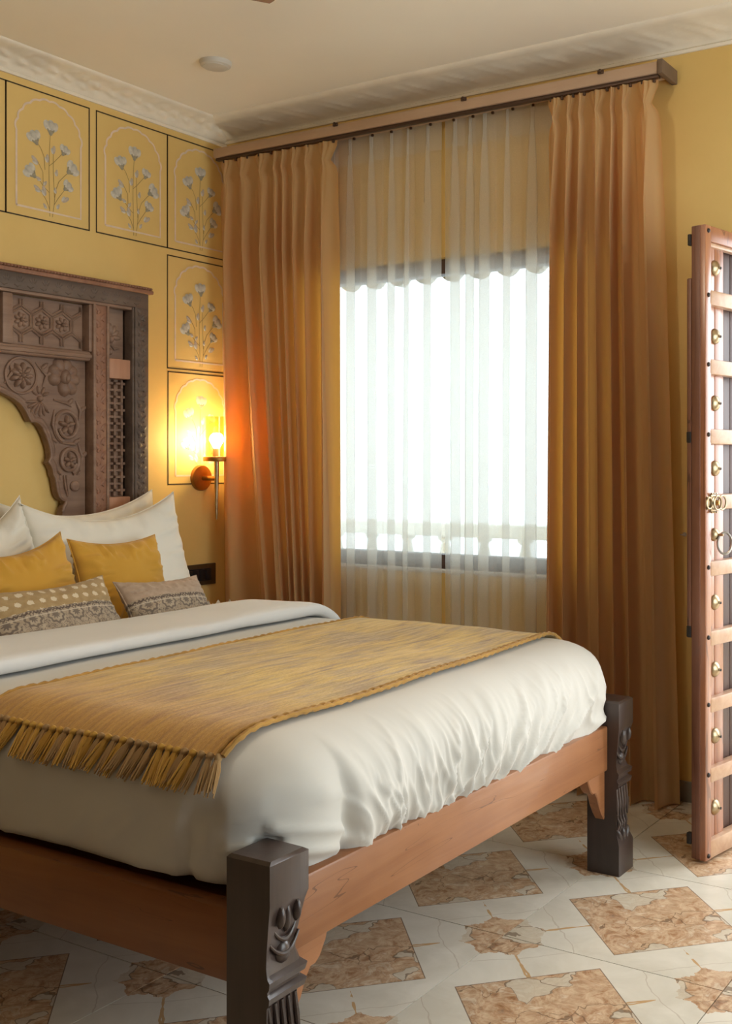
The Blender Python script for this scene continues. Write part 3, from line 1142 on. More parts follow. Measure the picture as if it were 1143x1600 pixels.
PX = 2.305
post(PX, -2.246)
post(PX - .002, -.722)
post(.10, -2.246, False)
post(.10, -.722, False)
bm = bmesh.new()
box(bm, 2.318, 2.372, -2.142, -.72, .316, .452, r=.006)
obj('foot_rail', bm, M['rail'], bed)
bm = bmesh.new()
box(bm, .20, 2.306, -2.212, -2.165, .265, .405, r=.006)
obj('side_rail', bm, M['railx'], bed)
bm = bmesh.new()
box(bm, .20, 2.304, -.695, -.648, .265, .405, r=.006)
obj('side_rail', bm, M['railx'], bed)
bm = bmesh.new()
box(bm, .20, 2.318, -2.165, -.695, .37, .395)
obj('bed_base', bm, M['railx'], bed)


def bracket(y, s):
    pts = [(0, .318), (.118, .318), (.112, .300), (.094, .272), (.080, .262), (.066, .262), (.052, .245), (.038, .215), (.018, .185), (0, .165)]
    pts = [(y + s * a, z) for a, z in pts]
    bm = bmesh.new()
    prism_x(bm, pts, 2.328, 2.362)
    fixn(bm)
    bmesh.ops.bevel(bm, geom=[e for e in bm.edges if abs(e.verts[0].co.x - e.verts[1].co.x) < 1e-5], offset=.003, segments=1, affect='EDGES')
    obj('corner_bracket', bm, M['rail'], bed)


bracket(-2.141, 1)
bracket(-.721, -1)

# ------------------------------------------------------------------ duvet
ZT = .698
YN, YF, XF, XH = -2.215, -.600, 2.385, .16
RO, RZ_ = .155, .125


def drop(t):
    """edge profile: t 0..1 over the rounding, 1..2 down the side. -> (out, dz)"""
    if t <= 1:
        a = t * PI / 2
        return RO * math.sin(a), -RZ_ * (1 - math.cos(a))
    k = t - 1
    return RO + .004 * math.sin(k * PI) - .035 * k ** 2.2, -RZ_ - .155 * k


CX0, CX1, CY0, CY1 = XH + RO, XF - RO, YN + RO, YF - RO   # flat top limits


def contour(n_arc=26, n_x=200, n_y=300, rc=.06):
    pts = []
    def arc(cx, cy, a0):
        for k in range(n_arc):
            a = a0 + (k + .5) / n_arc * PI / 2
            pts.append((cx + rc * math.cos(a), cy + rc * math.sin(a), math.cos(a), math.sin(a)))
    for k in range(n_x):                                           # near side, head -> foot
        pts.append((CX0 + rc + (CX1 - CX0 - 2 * rc) * k / n_x, CY0, 0, -1))
    arc(CX1 - rc, CY0 + rc, -PI / 2)
    for k in range(n_y):
        pts.append((CX1, CY0 + rc + (CY1 - CY0 - 2 * rc) * k / n_y, 1, 0))
    arc(CX1 - rc, CY1 - rc, 0)
    for k in range(n_x // 2):
        pts.append((CX1 - rc - (CX1 - CX0 - 2 * rc) * k / (n_x // 2), CY1, 0, 1))
    arc(CX0 + rc, CY1 - rc, PI / 2)
    for k in range(n_y // 3):
        pts.append((CX0, CY1 - rc - (CY1 - CY0 - 2 * rc) * k / (n_y // 3), -1, 0))
    arc(CX0 + rc, CY0 + rc, PI)
    return pts


def ridge(v, p=3):
    return max(0., 1 - abs(v) * 2.2) ** p


def wrinkle(x, y, nx, ny, t):
    """outward displacement of the duvet cloth"""
    s = y if abs(nx) > abs(ny) else x
    w = 0
    lo = min(1, max(0, t - .15) / 1.2)
    if nx > .35:                                                    # foot: creases fanning up from the tucked edge
        sl = s + .10 * t * math.sin(s * 4.0)
        w += .019 * lo * (ridge(fbm(sl * 7.5 + .5 * t, t * .55, 2.2, 2) * 1.7, 2) - .3)
        w += .012 * lo ** 1.5 * (ridge(fbm(sl * 17 - .7 * t, t * .7, 5.2, 2) * 1.6, 2) - .3)
        w += .005 * lo * lo * (ridge(fbm(sl * 34 + .9 * t, t * .9, 9.2, 1) * 1.8, 2) - .3)
        w += .014 * lo * fbm(s * 3.0, t * .8, 8.1, 2)
    elif ny < -.35:                                                 # near side hangs smooth
        w += .016 * lo * fbm(s * 3.0, t * .6, 6.3, 2)
        w += .008 * lo * (ridge(fbm(s * 5 + t * .8, t * .8, 3.4, 2) * 1.8) - .3) * max(0, t - .8)
    else:
        w += .008 * lo * fbm(s * 4, t, 1., 2)
    # pulled crease running down the near foot corner
    if nx > .2 and y < -1.85:
        c = (y + 2.02) - .03 * t
        w -= .020 * lo * math.exp(-(c / .018) ** 2)
    if ny < -.2 and x > 2.0:
        c = (x - 2.20) + .05 * (t - .6)
        w -= .016 * lo * math.exp(-(c / .016) ** 2)
    return w


def ztop(x, y):
    e = max(0, min(1, (x - .3) / 1.2))
    return ZT + .010 * fbm(x * 2.2, y * 2.2, 4., 2) + .006 * e


def posts_out(x, y, z):
    for (bx, by) in ((PX, -2.246), (PX - .002, -.722)):
        x0_, x1_, y0_, y1_ = bx - .007, bx + .114, by - .007, by + .114
        if z < ZP + .004 and x0_ < x < x1_ and y0_ < y < y1_:
            dy = (y1_ - y) if by < -1.5 else (y - y0_)
            if x - x0_ < dy: x = x0_
            else: y = y1_ if by < -1.5 else y0_
    return x, y, z


def duvet():
    C = contour()
    n = len(C)
    bm = bmesh.new()
    tops = [0, .12, .3, .5, .7, .85, 1.0]
    edge = [k / 12 for k in range(1, 13)] + [1 + k / 18 for k in range(1, 19)]
    mx0, mx1, my = CX0 + .6, CX1 - .6, (CY0 + CY1) / 2
    rings = []
    for a in tops:
        ring = []
        for (x, y, nx, ny) in C:
            px, py = min(max(x, mx0), mx1), my
            X, Y = px + (x - px) * a, py + (y - py) * a
            ring.append(bm.verts.new((X, Y, ztop(X, Y))))
        rings.append(ring)
    for t in edge:
        ring = []
        for (x, y, nx, ny) in C:
            o, dz = drop(t)
            corner = 1 - abs(abs(nx) - abs(ny))
            w = wrinkle(x, y, nx, ny, t)
            o += w
            zb = ztop(x, y)
            lift = 0
            if nx > .35: lift = .018 * max(0, t - 1)          # the foot end is tucked higher
            z = zb + dz + lift + (.006 * noise.noise((x * 9, y * 9, 2)) * max(0, t - 1.4))
            X, Y = x + nx * o, y + ny * o
            X, Y, z = posts_out(X, Y, z)
            ring.append(bm.verts.new((X, Y, z)))
        rings.append(ring)
    # turn the hem under
    ring = []
    for (x, y, nx, ny), v in zip(C, rings[-1]):
        q = posts_out(v.co.x - nx * .05, v.co.y - ny * .05, v.co.z - .004)
        ring.append(bm.verts.new(q))
    rings.append(ring)
    for a, b in zip(rings, rings[1:]):
        for k in range(n):
            bm.faces.new((a[k], a[(k + 1) % n], b[(k + 1) % n], b[k]))
    bmesh.ops.remove_doubles(bm, verts=bm.verts, dist=1e-5)
    fixn(bm)
    o = obj('duvet', bm, M['duvet'], angle=180)
    return tagp(o, 'plump white duvet tucked over the bed with gathered foot end', 'duvet')


duv = duvet()


# side-to-side cross section shared by the turned-down cuff and the throw
def section():
    pts = []
    nf = 60
    for k in range(20, 0, -1):
        o, dz = drop(2 * k / 20)
        pts.append((CY0 - o, ZT + dz))
    for k in range(nf + 1):
        pts.append((CY0 + (CY1 - CY0) * k / nf, ZT))
    for k in range(1, 21):
        o, dz = drop(2 * k / 20)
        pts.append((CY1 + o, ZT + dz))
    L = [0]
    for a, b in zip(pts, pts[1:]):
        L.append(L[-1] + math.hypot(b[0] - a[0], b[1] - a[1]))
    return np.array(pts), np.array(L)


SP, SL = section()
S_FLAT0 = float(np.interp(CY0, SP[20:81, 0], SL[20:81]))


def cs(s, off=0.):
    y = float(np.interp(s, SL, SP[:, 0]))
    z = float(np.interp(s, SL, SP[:, 1]))
    y2, z2 = float(np.interp(s + .004, SL, SP[:, 0])), float(np.interp(s + .004, SL, SP[:, 1]))
    y1_, z1_ = float(np.interp(s - .004, SL, SP[:, 0])), float(np.interp(s - .004, SL, SP[:, 1]))
    ty, tz = y2 - y1_, z2 - z1_
    l = math.hypot(ty, tz) or 1
    return y - tz / l * off, z + ty / l * off, ty / l, tz / l


def s_at(y):
    return S_FLAT0 + (y - CY0)


# folded-back cuff
def cuff():
    bm = bmesh.new()
    s0, s1 = S_FLAT0 - .30, s_at(CY1) + .22
    nu, nv = 110, 30

    def f(i, j):
        s = s0 + (s1 - s0) * i / (nu - 1)
        a = 2 * PI * j / nv
        y, z, _, _ = cs(s)
        xb, xf = .90 + .012 * noise.noise((s * 2, 1, 0)), 1.262 + .022 * noise.noise((s * 1.7, 4, 0)) - .02 * (s - 1.1)
        cxm, hw = (xb + xf) / 2, (xf - xb) / 2
        ca, sa = math.cos(a), math.sin(a)
        px = cxm + hw * (abs(ca) ** .55) * (1 if ca > 0 else -1)
        hh = .0235 + .005 * noise.noise((s * 3, px * 4, 2))
        end = min(1, max(0, min((s - s0), (s1 - s)) / .05)) ** .5
        off = .010 + hh * end + hh * end * (abs(sa) ** .6) * (1 if sa > 0 else -1) * (1 + .25 * ca)
        y, z, _, _ = cs(s, off)
        return (px, y, z + .012 * fbm(px * 2.2, y * 2.2, 4., 1) + .004 * fbm(px * 7, y * 5, 1, 2))
    V = [[bm.verts.new(f(i, j)) for j in range(nv)] for i in range(nu)]
    for i in range(nu - 1):
        for j in range(nv):
            bm.faces.new((V[i][j], V[i + 1][j], V[i + 1][(j + 1) % nv], V[i][(j + 1) % nv]))
    bm.faces.new(V[0])
    bm.faces.new(V[-1][::-1])
    fixn(bm)
    o = obj('turned_down_cuff', bm, M['sheet'], duv, angle=180)
    o['label'] = 'folded-back white sheet band'


cuff()

# ------------------------------------------------------------------ throw
THS0, THS1 = S_FLAT0 - .118, s_at(CY1) + .21


def throw_x(s):
    k = (s - THS0) / (THS1 - THS0)
    a = 1.475 - .04 * k + .012 * math.sin(k * 7)
    b = 2.222 + .010 * math.sin(k * 5 + 1) - .055 * max(0, k) ** 2.5
    return a, b


def throw_pt(u, s, off=.012):
    a, b = throw_x(s)
    x = a + (b - a) * u
    y, z, _, _ = cs(s, off + .005 * (fbm(x * 6, s * 4, 7, 2) + .4))
    return Vector((x, y, z + (ztop(x, y) - ZT)))


def make_throw():
    t = thing('throw', (1.85, -1.4, ZT), 'mustard and grey streaked woven throw with tassels laid across the bed foot', 'throw')
    bm = bmesh.new()
    nu, nv = 60, 130

    def f(i, j):
        return throw_pt(i / (nu - 1), THS0 + (THS1 - THS0) * j / (nv - 1))
    grid(bm, f, nu, nv)
    fixn(bm)
    bmesh.ops.solidify(bm, geom=bm.faces[:], thickness=.004)
    o = obj('throw_cloth', bm, M['throw'], t, angle=60)
    # corded hems along both long edges
    for u, r in ((1.0, .0055), (0.0, .004), (.978, .0035)):
        bm = bmesh.new()
        pts = []
        for j in range(160):
            s = THS0 + (THS1 - THS0) * j / 159
            p = throw_pt(u, s, .013)
            p.z += .0015 * math.sin(j * 2.1)
            pts.append(p)
        tube(bm, pts, [r * (1 + .18 * math.sin(j * 1.7)) for j in range(160)], 7)
        obj('corded_hem', bm, M['hem'], t)
    # tassels: knot, neck and a flared skirt of strands, hanging down the near side
    protos = []
    for v in range(3):
        rr = random.Random(50 + v)
        bm = bmesh.new()
        lathe(bm, [(0, .004), (.006, .002), (.0085, -.004), (.007, -.010), (.005, -.013)], (0, 0, 0), n=9)
        for k in range(11):
            a = 2 * PI * k / 11 + rr.uniform(-.2, .2)
            q = .0035 if k else 0
            ex, ey = math.cos(a) * rr.uniform(.006, .013), math.sin(a) * rr.uniform(.002, .006)
            L = rr.uniform(.066, .084)
            tube(bm, [(math.cos(a) * q, math.sin(a) * q, -.009), (ex * .8, ey * .9, -.03), (ex + rr.uniform(-.003, .003), ey, -L)], [.0028, .0033, .0016], 5)
        protos.append(fixn(bm))
    objs = {}
    base = LOC[t.name]
    N = 34
    for k in range(N):
        u = (k + .5) / N
        p = throw_pt(u, THS0, .014)
        p2 = throw_pt(u, THS0 - .075, .016)
        key = (k * 7 + k // 3) % 3
        mi = 'tas2' if random.random() < .24 else 'tas1'
        if (key, mi) not in objs:
            b = protos[key].copy()
            o = obj('tassel', b, M[mi], t, local=True)
            objs[(key, mi)] = o
        else:
            o = linkcopy(objs[(key, mi)], t)
        o.location = p - base
        o.rotation_euler = (math.atan2(p2.y - p.y, p.z - p2.z) * 1.0, random.uniform(-.20, .22) + .10, random.uniform(-.3, .3))
    for b in protos: b.free()


make_throw()


# ------------------------------------------------------------------ pillows and cushions
def cushion_mesh(w, h, th, n=44, sag=.0, ear=.10, seed=1, wr=.006, flange=0.):
    bm = bmesh.new()
    def P(i, j, side):
        u, v = -1 + 2 * i / (n - 1), -1 + 2 * j / (n - 1)
        # corners pull out into points, edges draw in between them
        ex = 1 - ear * (1 - v * v) ** 1.0
        ey = 1 - ear * (1 - u * u) ** 1.0
        x, y = u * ex * w / 2, v * ey * h / 2
        if v > 0: y -= sag * h * (1 - u * u) * v
        e = max(0, 1 - abs(u) ** 2.6) * max(0, 1 - abs(v) ** 2.6)
        z = th / 2 * e ** .5
        z *= 1 - .10 * v
        ed = max(abs(u), abs(v))
        fal = e ** .4 * min(1, max(0, (ed - .35) / .4))
        s = u if abs(v) > abs(u) else v
        z += wr * 2.2 * fal * (ridge(fbm(s * 4.5, (1 - ed) * 1.2, seed + side * .7, 2) * 1.7, 2) - .35)
        z += wr * e * fbm(u * 1.6, v * 1.6, seed + 9, 2)
        return (x, y, z if side else -z)
    F = [[bm.verts.new(P(i, j, 1)) for j in range(n)] for i in range(n)]
    B = [[F[i][j] if i in (0, n - 1) or j in (0, n - 1) else bm.verts.new(P(i, j, 0)) for j in range(n)] for i in range(n)]
    for i in range(n - 1):
        for j in range(n - 1):
            bm.faces.new((F[i][j], F[i + 1][j], F[i + 1][j + 1], F[i][j + 1]))
            bm.faces.new((B[i][j], B[i][j + 1], B[i + 1][j + 1], B[i + 1][j]))
    fixn(bm)
    return bm


def seam(bm, w, h, ear, sag, r):
    pts = []
    n = 40
    def q(u, v):
        ex = 1 - ear * (1 - v * v)
        ey = 1 - ear * (1 - u * u)
        x, y = u * ex * w / 2, v * ey * h / 2
        if v > 0: y -= sag * h * (1 - u * u) * v
        return (x, y, 0)
    for a, b in (((-1, -1), (1, -1)), ((1, -1), (1, 1)), ((1, 1), (-1, 1)), ((-1, 1), (-1, -1))):
        for k in range(n):
            f = k / n
            pts.append(q(a[0] + (b[0] - a[0]) * f, a[1] + (b[1] - a[1]) * f))
    tube(bm, pts, r, 6, closed=True)


def put_cushion(name, w, h, th, m, c, lean, yaw, roll, label, cat, group, sag=0, ear=.10, seed=1, wr=.006):
    """c: centre; lean back in degrees; yaw turns the face from +x towards +y; roll in its own plane"""
    o = obj(name, cushion_mesh(w, h, th, sag=sag, ear=ear, seed=seed, wr=wr), m, angle=180)
    L, Yw = math.radians(lean), math.radians(yaw)
    nrm = Vector((math.cos(L) * math.cos(Yw), math.cos(L) * math.sin(Yw), math.sin(L)))
    up = Vector((-math.sin(L) * math.cos(Yw), -math.sin(L) * math.sin(Yw), math.cos(L)))
    wd = up.cross(nrm)
    R = Matrix((wd, up, nrm)).transposed().to_4x4()
    o.matrix_world = Matrix.Translation(c) @ R @ Matrix.Rotation(math.radians(roll), 4, 'Z')
    tagp(o, label, cat, group)
    bm = bmesh.new()
    seam(bm, w, h, ear, sag, .0022)
    obj('seam', bm, m, o, local=True)
    return o


put_cushion('bed_pillow', .74, .50, .15, M['pillow'], (.235, -.885, .880), 12, 0, 2, 'cream pillow at the back right, leaning on the carved headboard', 'pillow', 'cream bed pillows', sag=.13, ear=.07, seed=2, wr=.010)
put_cushion('bed_pillow', .72, .50, .16, M['pillow'], (.385, -.885, .877), 15, 0, 2, 'cream pillow standing directly behind the right mustard cushion', 'pillow', 'cream bed pillows', sag=.15, ear=.07, seed=5, wr=.008)
put_cushion('bed_pillow', .72, .48, .15, M['pillow'], (.235, -1.680, .862), 12, 0, -1, 'cream pillow at the back left, cut by the photo edge', 'pillow', 'cream bed pillows', sag=.10, ear=.07, seed=11, wr=.010)
put_cushion('bed_pillow', .72, .48, .20, M['pillow'], (.400, -1.540, .852), 17, 4, 9, 'cream pillow with a peaked corner behind the left mustard cushion', 'pillow', 'cream bed pillows', sag=.22, ear=.09, seed=14, wr=.014)
put_cushion('cushion', .39, .34, .13, M['mustard'], (.580, -1.015, .82), 20, 0, -1, 'plain mustard cushion, the right one of the pair', 'cushion', 'mustard cushions', sag=.05, ear=.07, seed=22, wr=.012)
put_cushion('cushion', .46, .38, .15, M['mustard'], (.640, -1.475, .825), 22, 3, 3, 'plain mustard cushion, the left one with a peaked corner', 'cushion', 'mustard cushions', sag=.12, ear=.08, seed=27, wr=.015)
put_cushion('printed_cushion', .38, .225, .115, m_print(False), (.83, -1.030, .748), 34, 2, -2, 'taupe block-printed lumbar cushion with a plain pinkish top, on the right', 'cushion', 'block printed cushions', sag=.04, ear=.08, seed=33, wr=.005)
put_cushion('printed_cushion', .50, .255, .12, m_print(True), (.84, -1.495, .760), 32, 3, 1, 'tan block-printed lumbar cushion with cream dots, on the left', 'cushion', 'block printed cushions', sag=.05, ear=.08, seed=38, wr=.006)

# ------------------------------------------------------------------ carved headboard
YC = -1.43
hb = thing('carved_headboard', (.06, YC, .6), 'antique dark carved wooden arched headboard frame fixed to the yellow wall', 'headboard')


def mir(bm_fn, name, m, **kw):
    """build a half (right) and its mirror (left) as two parts"""
    for s in (1, -1):
        bm = bmesh.new()
        bm_fn(bm)
        if s < 0:
            for v in bm.verts: v.co.y = 2 * YC - v.co.y
            bmesh.ops.reverse_faces(bm, faces=bm.faces)
        fixn(bm)
        obj(name, bm, m, hb, **kw)


ZB = .62
# backing recess board behind the panels (leaves the arch open)
ye = -.457
mir(lambda b: box(b, .002, .104, -.545, ye - .016, ZB, 1.968, r=.004), 'outer_stile', M['wdark'])
mir(lambda b: box(b, .002, .080, ye - .018, ye, ZB, 1.985, r=.004), 'frame_side', M['wedge'])
bm = bmesh.new()
box(bm, .002, .107, 2 * YC + .478, -.478, 1.905, 1.970, r=.004)
obj('top_rail', bm, M['wdark'], hb)
bm = bmesh.new()
box(bm, .002, .118, 2 * YC + .457, -.457, 1.968, 1.984, r=.004)
obj('cap_board', bm, M['wred'], hb)
bm = bmesh.new()
k = 2 * YC + .465
while k < -.462:
    dome(bm, (.098, k, 1.990), .0075, .0085, .022, 7, 3, rot=.5)
    k += .0145
box(bm, .004, .100, 2 * YC + .459, -.459, 1.982, 2.000, r=.004)
rp = obj('rope_moulding', fixn(bm), M['wred'], hb)
# inner edge beads
mir(lambda b: box(b, .05, .100, -.556, -.546, ZB, 1.905, r=.003), 'inner_bead', M['wdark'])
# leaf carving on the outer frame


def leafrow(bm, y0_, z0_, y1_, z1_, n, x, sz, zig=.35):
    d = Vector((y1_ - y0_, z1_ - z0_))
    L = d.length
    d.normalize()
    p = Vector((-d.y, d.x))
    a0 = math.atan2(d.y, d.x)
    for k in range(n):
        f = (k + .5) / n
        s = 1 if k % 2 else -1
        c = Vector((y0_, z0_)) + d * (L * f) + p * (s * sz * .55)
        dome(bm, (x, c.x, c.y), sz * .95, sz * .42, .006, 8, 2, rot=a0 + s * .75)
        dome(bm, (x, c.x - d.x * sz * .5, c.y - d.y * sz * .5), sz * .45, sz * .3, .007, 7, 2, rot=a0 - s * .5)


mir(lambda b: leafrow(b, -.512, ZB + .03, -.512, 1.90, 58, .104, .021), 'leaf_carving', M['wdark'])


def topleaves(b):
    n = 16
    for k in range(n):
        y = YC + .03 + (k + .5) * (-.50 - YC - .03) / n
        for a in (-.75, -.25, .25, .75):
            dome(b, (.104, y + .016 * math.sin(a), 1.925 + .022 * math.cos(a)), .005, .014, .006, 7, 2, rot=-a)
        tube(b, [(.106, y - .026, 1.922), (.108, y - .013, 1.914), (.106, y, 1.921)], .003, 6)


mir(topleaves, 'leaf_carving', M['wdark'])
mir(lambda b: box(b, .05, .098, YC + .0, -.556, 1.893, 1.906, r=.003), 'inner_bead', M['wmid'])
# carved inner stile
mir(lambda b: box(b, .02, .092, -.748, -.672, ZB, 1.896, r=.005), 'inner_stile', M['wred'])
mir(lambda b: leafrow(b, -.712, ZB + .03, -.712, 1.89, 44, .091, .024), 'leaf_chain', M['wred'])
mir(lambda b: (box(b, .04, .099, -.752, -.738, ZB, 1.896, r=.003), box(b, .04, .099, -.685, -.672, ZB, 1.896, r=.003)), 'stile_bead', M['wmid'])
# narrow side column: square panel, block, fretwork panel, block
mir(lambda b: box(b, .012, .040, -.672, -.556, ZB, 1.896), 'back_board', M['wmid'], smooth=False)
mir(lambda b: box(b, .02, .088, -.668, -.556, 1.600, 1.682, r=.004), 'corner_block', M['wblock'])
mir(lambda b: box(b, .02, .088, -.668, -.556, 1.02, 1.108, r=.004), 'corner_block', M['wblock'])


def sidepanel(b):
    for k in range(7):
        a = PI * (k / 6) - PI / 2
        dome(b, (.038, -.622 + .030 * math.sin(a), 1.775 + .036 * math.cos(a)), .012, .026, .012, 8, 3, rot=-a)
    dome(b, (.04, -.622, 1.765), .014, .018, .018, 10, 3)
    for s in (-1, 1):
        tube(b, [(.042, -.622, 1.75), (.046, -.622 + s * .02, 1.725), (.044, -.622 + s * .04, 1.732)], [.006, .005, .003], 6)
    dome(b, (.038, -.622, 1.715), .012, .016, .012, 8, 3)


mir(sidepanel, 'flower_carving', M['wmid'])


def fret(b):
    ys = [-.648, -.612, -.576]
    c = .056
    for i, y in enumerate(ys):
        z = 1.112 + (c / 2 if i % 2 else 0)
        if i % 2: box(b, .036, .058, y - .006, y + .006, 1.110, 1.110 + c * .36, r=.002, seg=1)
        while z < 1.595:
            box(b, .036, .060, y - .006, y + .006, z, min(z + c * .80, 1.598), r=.002, seg=1)
            zm = z + c * .40
            if zm < 1.59:
                box(b, .036, .057, max(y - .030, -.669), min(y + .030, -.557), zm - .0055, zm + .0055, r=.002, seg=1)
            z += c


mir(fret, 'fretwork', M['wmid'])


# upper row of panels with honeycomb strapwork
def rosette(b, x, y, z, r, n=8, h=.014, ring=False, layers=2, ph=0.):
    if ring:
        tube(b, [(x + .004, y + r * math.cos(a), z + r * math.sin(a)) for a in [2 * PI * k / 28 for k in range(28)]], r * .085, 7, closed=True)
    R = r * (.78 if ring else 1)
    for l in range(layers):
        rl = R * (1 - .42 * l)
        for k in range(n):
            a = 2 * PI * (k + .5 * l) / n + ph
            dome(b, (x + .004 * l, y + rl * .58 * math.cos(a), z + rl * .58 * math.sin(a)), rl * .42, rl * 1.9 / n, h, 8, 3, rot=a)
    dome(b, (x + .006, y, z), R * .2, R * .2, h * 1.1, 9, 3)


def hexpanel(y0_, y1_, z0_, z1_):
    px = .045
    bm = bmesh.new()
    box(bm, .012, px, y0_ - .01, y1_ + .01, z0_ - .01, z1_ + .01)
    pnl = obj('hex_panel', fixn(bm), M['wmid'], hb, smooth=False)
    W_ = .092
    hh = W_ / math.sqrt(3)
    bars = bmesh.new()
    done = set()
    cells = []
    yy0 = y0_ + .1 - W_
    for row in range(-1, 4):
        for c in range(-1, 5):
            cy_ = yy0 + c * W_ + (W_ / 2 if row % 2 else 0) - .003
            cz_ = z0_ + .088 + (row - 1) * hh * 1.5
            cells.append((cy_, cz_))
    for (cy_, cz_) in cells:
        vs = [(cy_ + hh * math.sin(PI / 3 * k), cz_ + hh * math.cos(PI / 3 * k)) for k in range(6)]
        for k in range(6):
            a, b = vs[k], vs[(k + 1) % 6]
            key = (round((a[0] + b[0]) * 300), round((a[1] + b[1]) * 300))
            if key in done: continue
            done.add(key)
            mid = ((a[0] + b[0]) / 2, (a[1] + b[1]) / 2)
            if not (y0_ - .02 < mid[0] < y1_ + .02 and z0_ - .02 < mid[1] < z1_ + .02): continue
            d = Vector((b[0] - a[0], b[1] - a[1])).normalized()
            p = Vector((-d.y, d.x))
            for s in (-1, 1):
                A = Vector(a) + p * s * .0055
                B_ = Vector(b) + p * s * .0055
                cl = lambda q: Vector((min(max(q.x, y0_ + .002), y1_ - .002), min(max(q.y, z0_ + .002), z1_ - .002)))
                A, B_ = cl(A), cl(B_)
                if (A - B_).length < .008: continue
                tube(bars, [(px + .004, A.x, A.y), (px + .004, B_.x, B_.y)], .0046, 5)
    obj('strapwork', fixn(bars), M['wmid'], pnl)
    for (cy_, cz_) in cells:
        if y0_ + .005 < cy_ < y1_ - .005 and z0_ + .01 < cz_ < z1_ - .01:
            bm = bmesh.new()
            rosette(bm, px, cy_, cz_, .031, 7, .012, layers=1)
            obj('rosette', fixn(bm), M['wmid'], pnl)


for a_, b_ in ((-1.098, -.775), (2 * YC + .775, 2 * YC + 1.098)):
    hexpanel(a_, b_, 1.712, 1.882)
hexpanel(-1.70, -1.16, 1.712, 1.882)
for y in (-1.13, 2 * YC + 1.13):
    bm = bmesh.new()
    box(bm, .02, .088, y - .022, y + .022, 1.70, 1.893, r=.006)
    obj('panel_bar', bm, M['wmid'], hb)
mir(lambda b: box(b, .02, .088, -.765, -.748, 1.70, 1.893, r=.004), 'panel_bar', M['wmid'])
bm = bmesh.new()
box(bm, .02, .084, 2 * YC + .75, -.75, 1.662, 1.702, r=.010, seg=3)
box(bm, .02, .092, 2 * YC + .75, -.75, 1.672, 1.690, r=.006)
kk = 2 * YC + .76
obj('cross_moulding', fixn(bm), M['wmid'], hb)
# the cusped arch board
AR = [(-1.43, 1.555), (-1.34, 1.552), (-1.25, 1.545), (-1.151, 1.524), (-1.081, 1.498), (-1.05, 1.478), (-1.026, 1.450), (-1.010, 1.420), (-1.003, 1.409), (-.988, 1.411), (-.970, 1.405), (-.953, 1.388), (-.936, 1.358),
      (-.922, 1.322), (-.914, 1.290), (-.914, 1.266), (-.925, 1.250), (-.915, 1.240), (-.905, 1.222), (-.902, 1.200), (-.894, 1.190), (-.889, 1.164), (-.884, 1.135), (-.875, 1.112), (-.862, 1.100), (-.848, 1.096), (-.846, 1.084), (-.856, 1.070), (-.862, 1.050), (-.862, ZB)]


def archboard(b):
    pts = [(-.755, ZB), (-.755, 1.668), (YC, 1.668)] + AR
    prism_x(b, pts, .014, .050)


mir(archboard, 'arch_board', M['wmid'], smooth=False)


def archlip(b):
    tube(b, [(.046, y + .004, z + .004) for y, z in AR[:-1]], .008, 7)
    tube(b, [(.050, y + .018, z + .016) for y, z in AR[:-8]], .0035, 6)


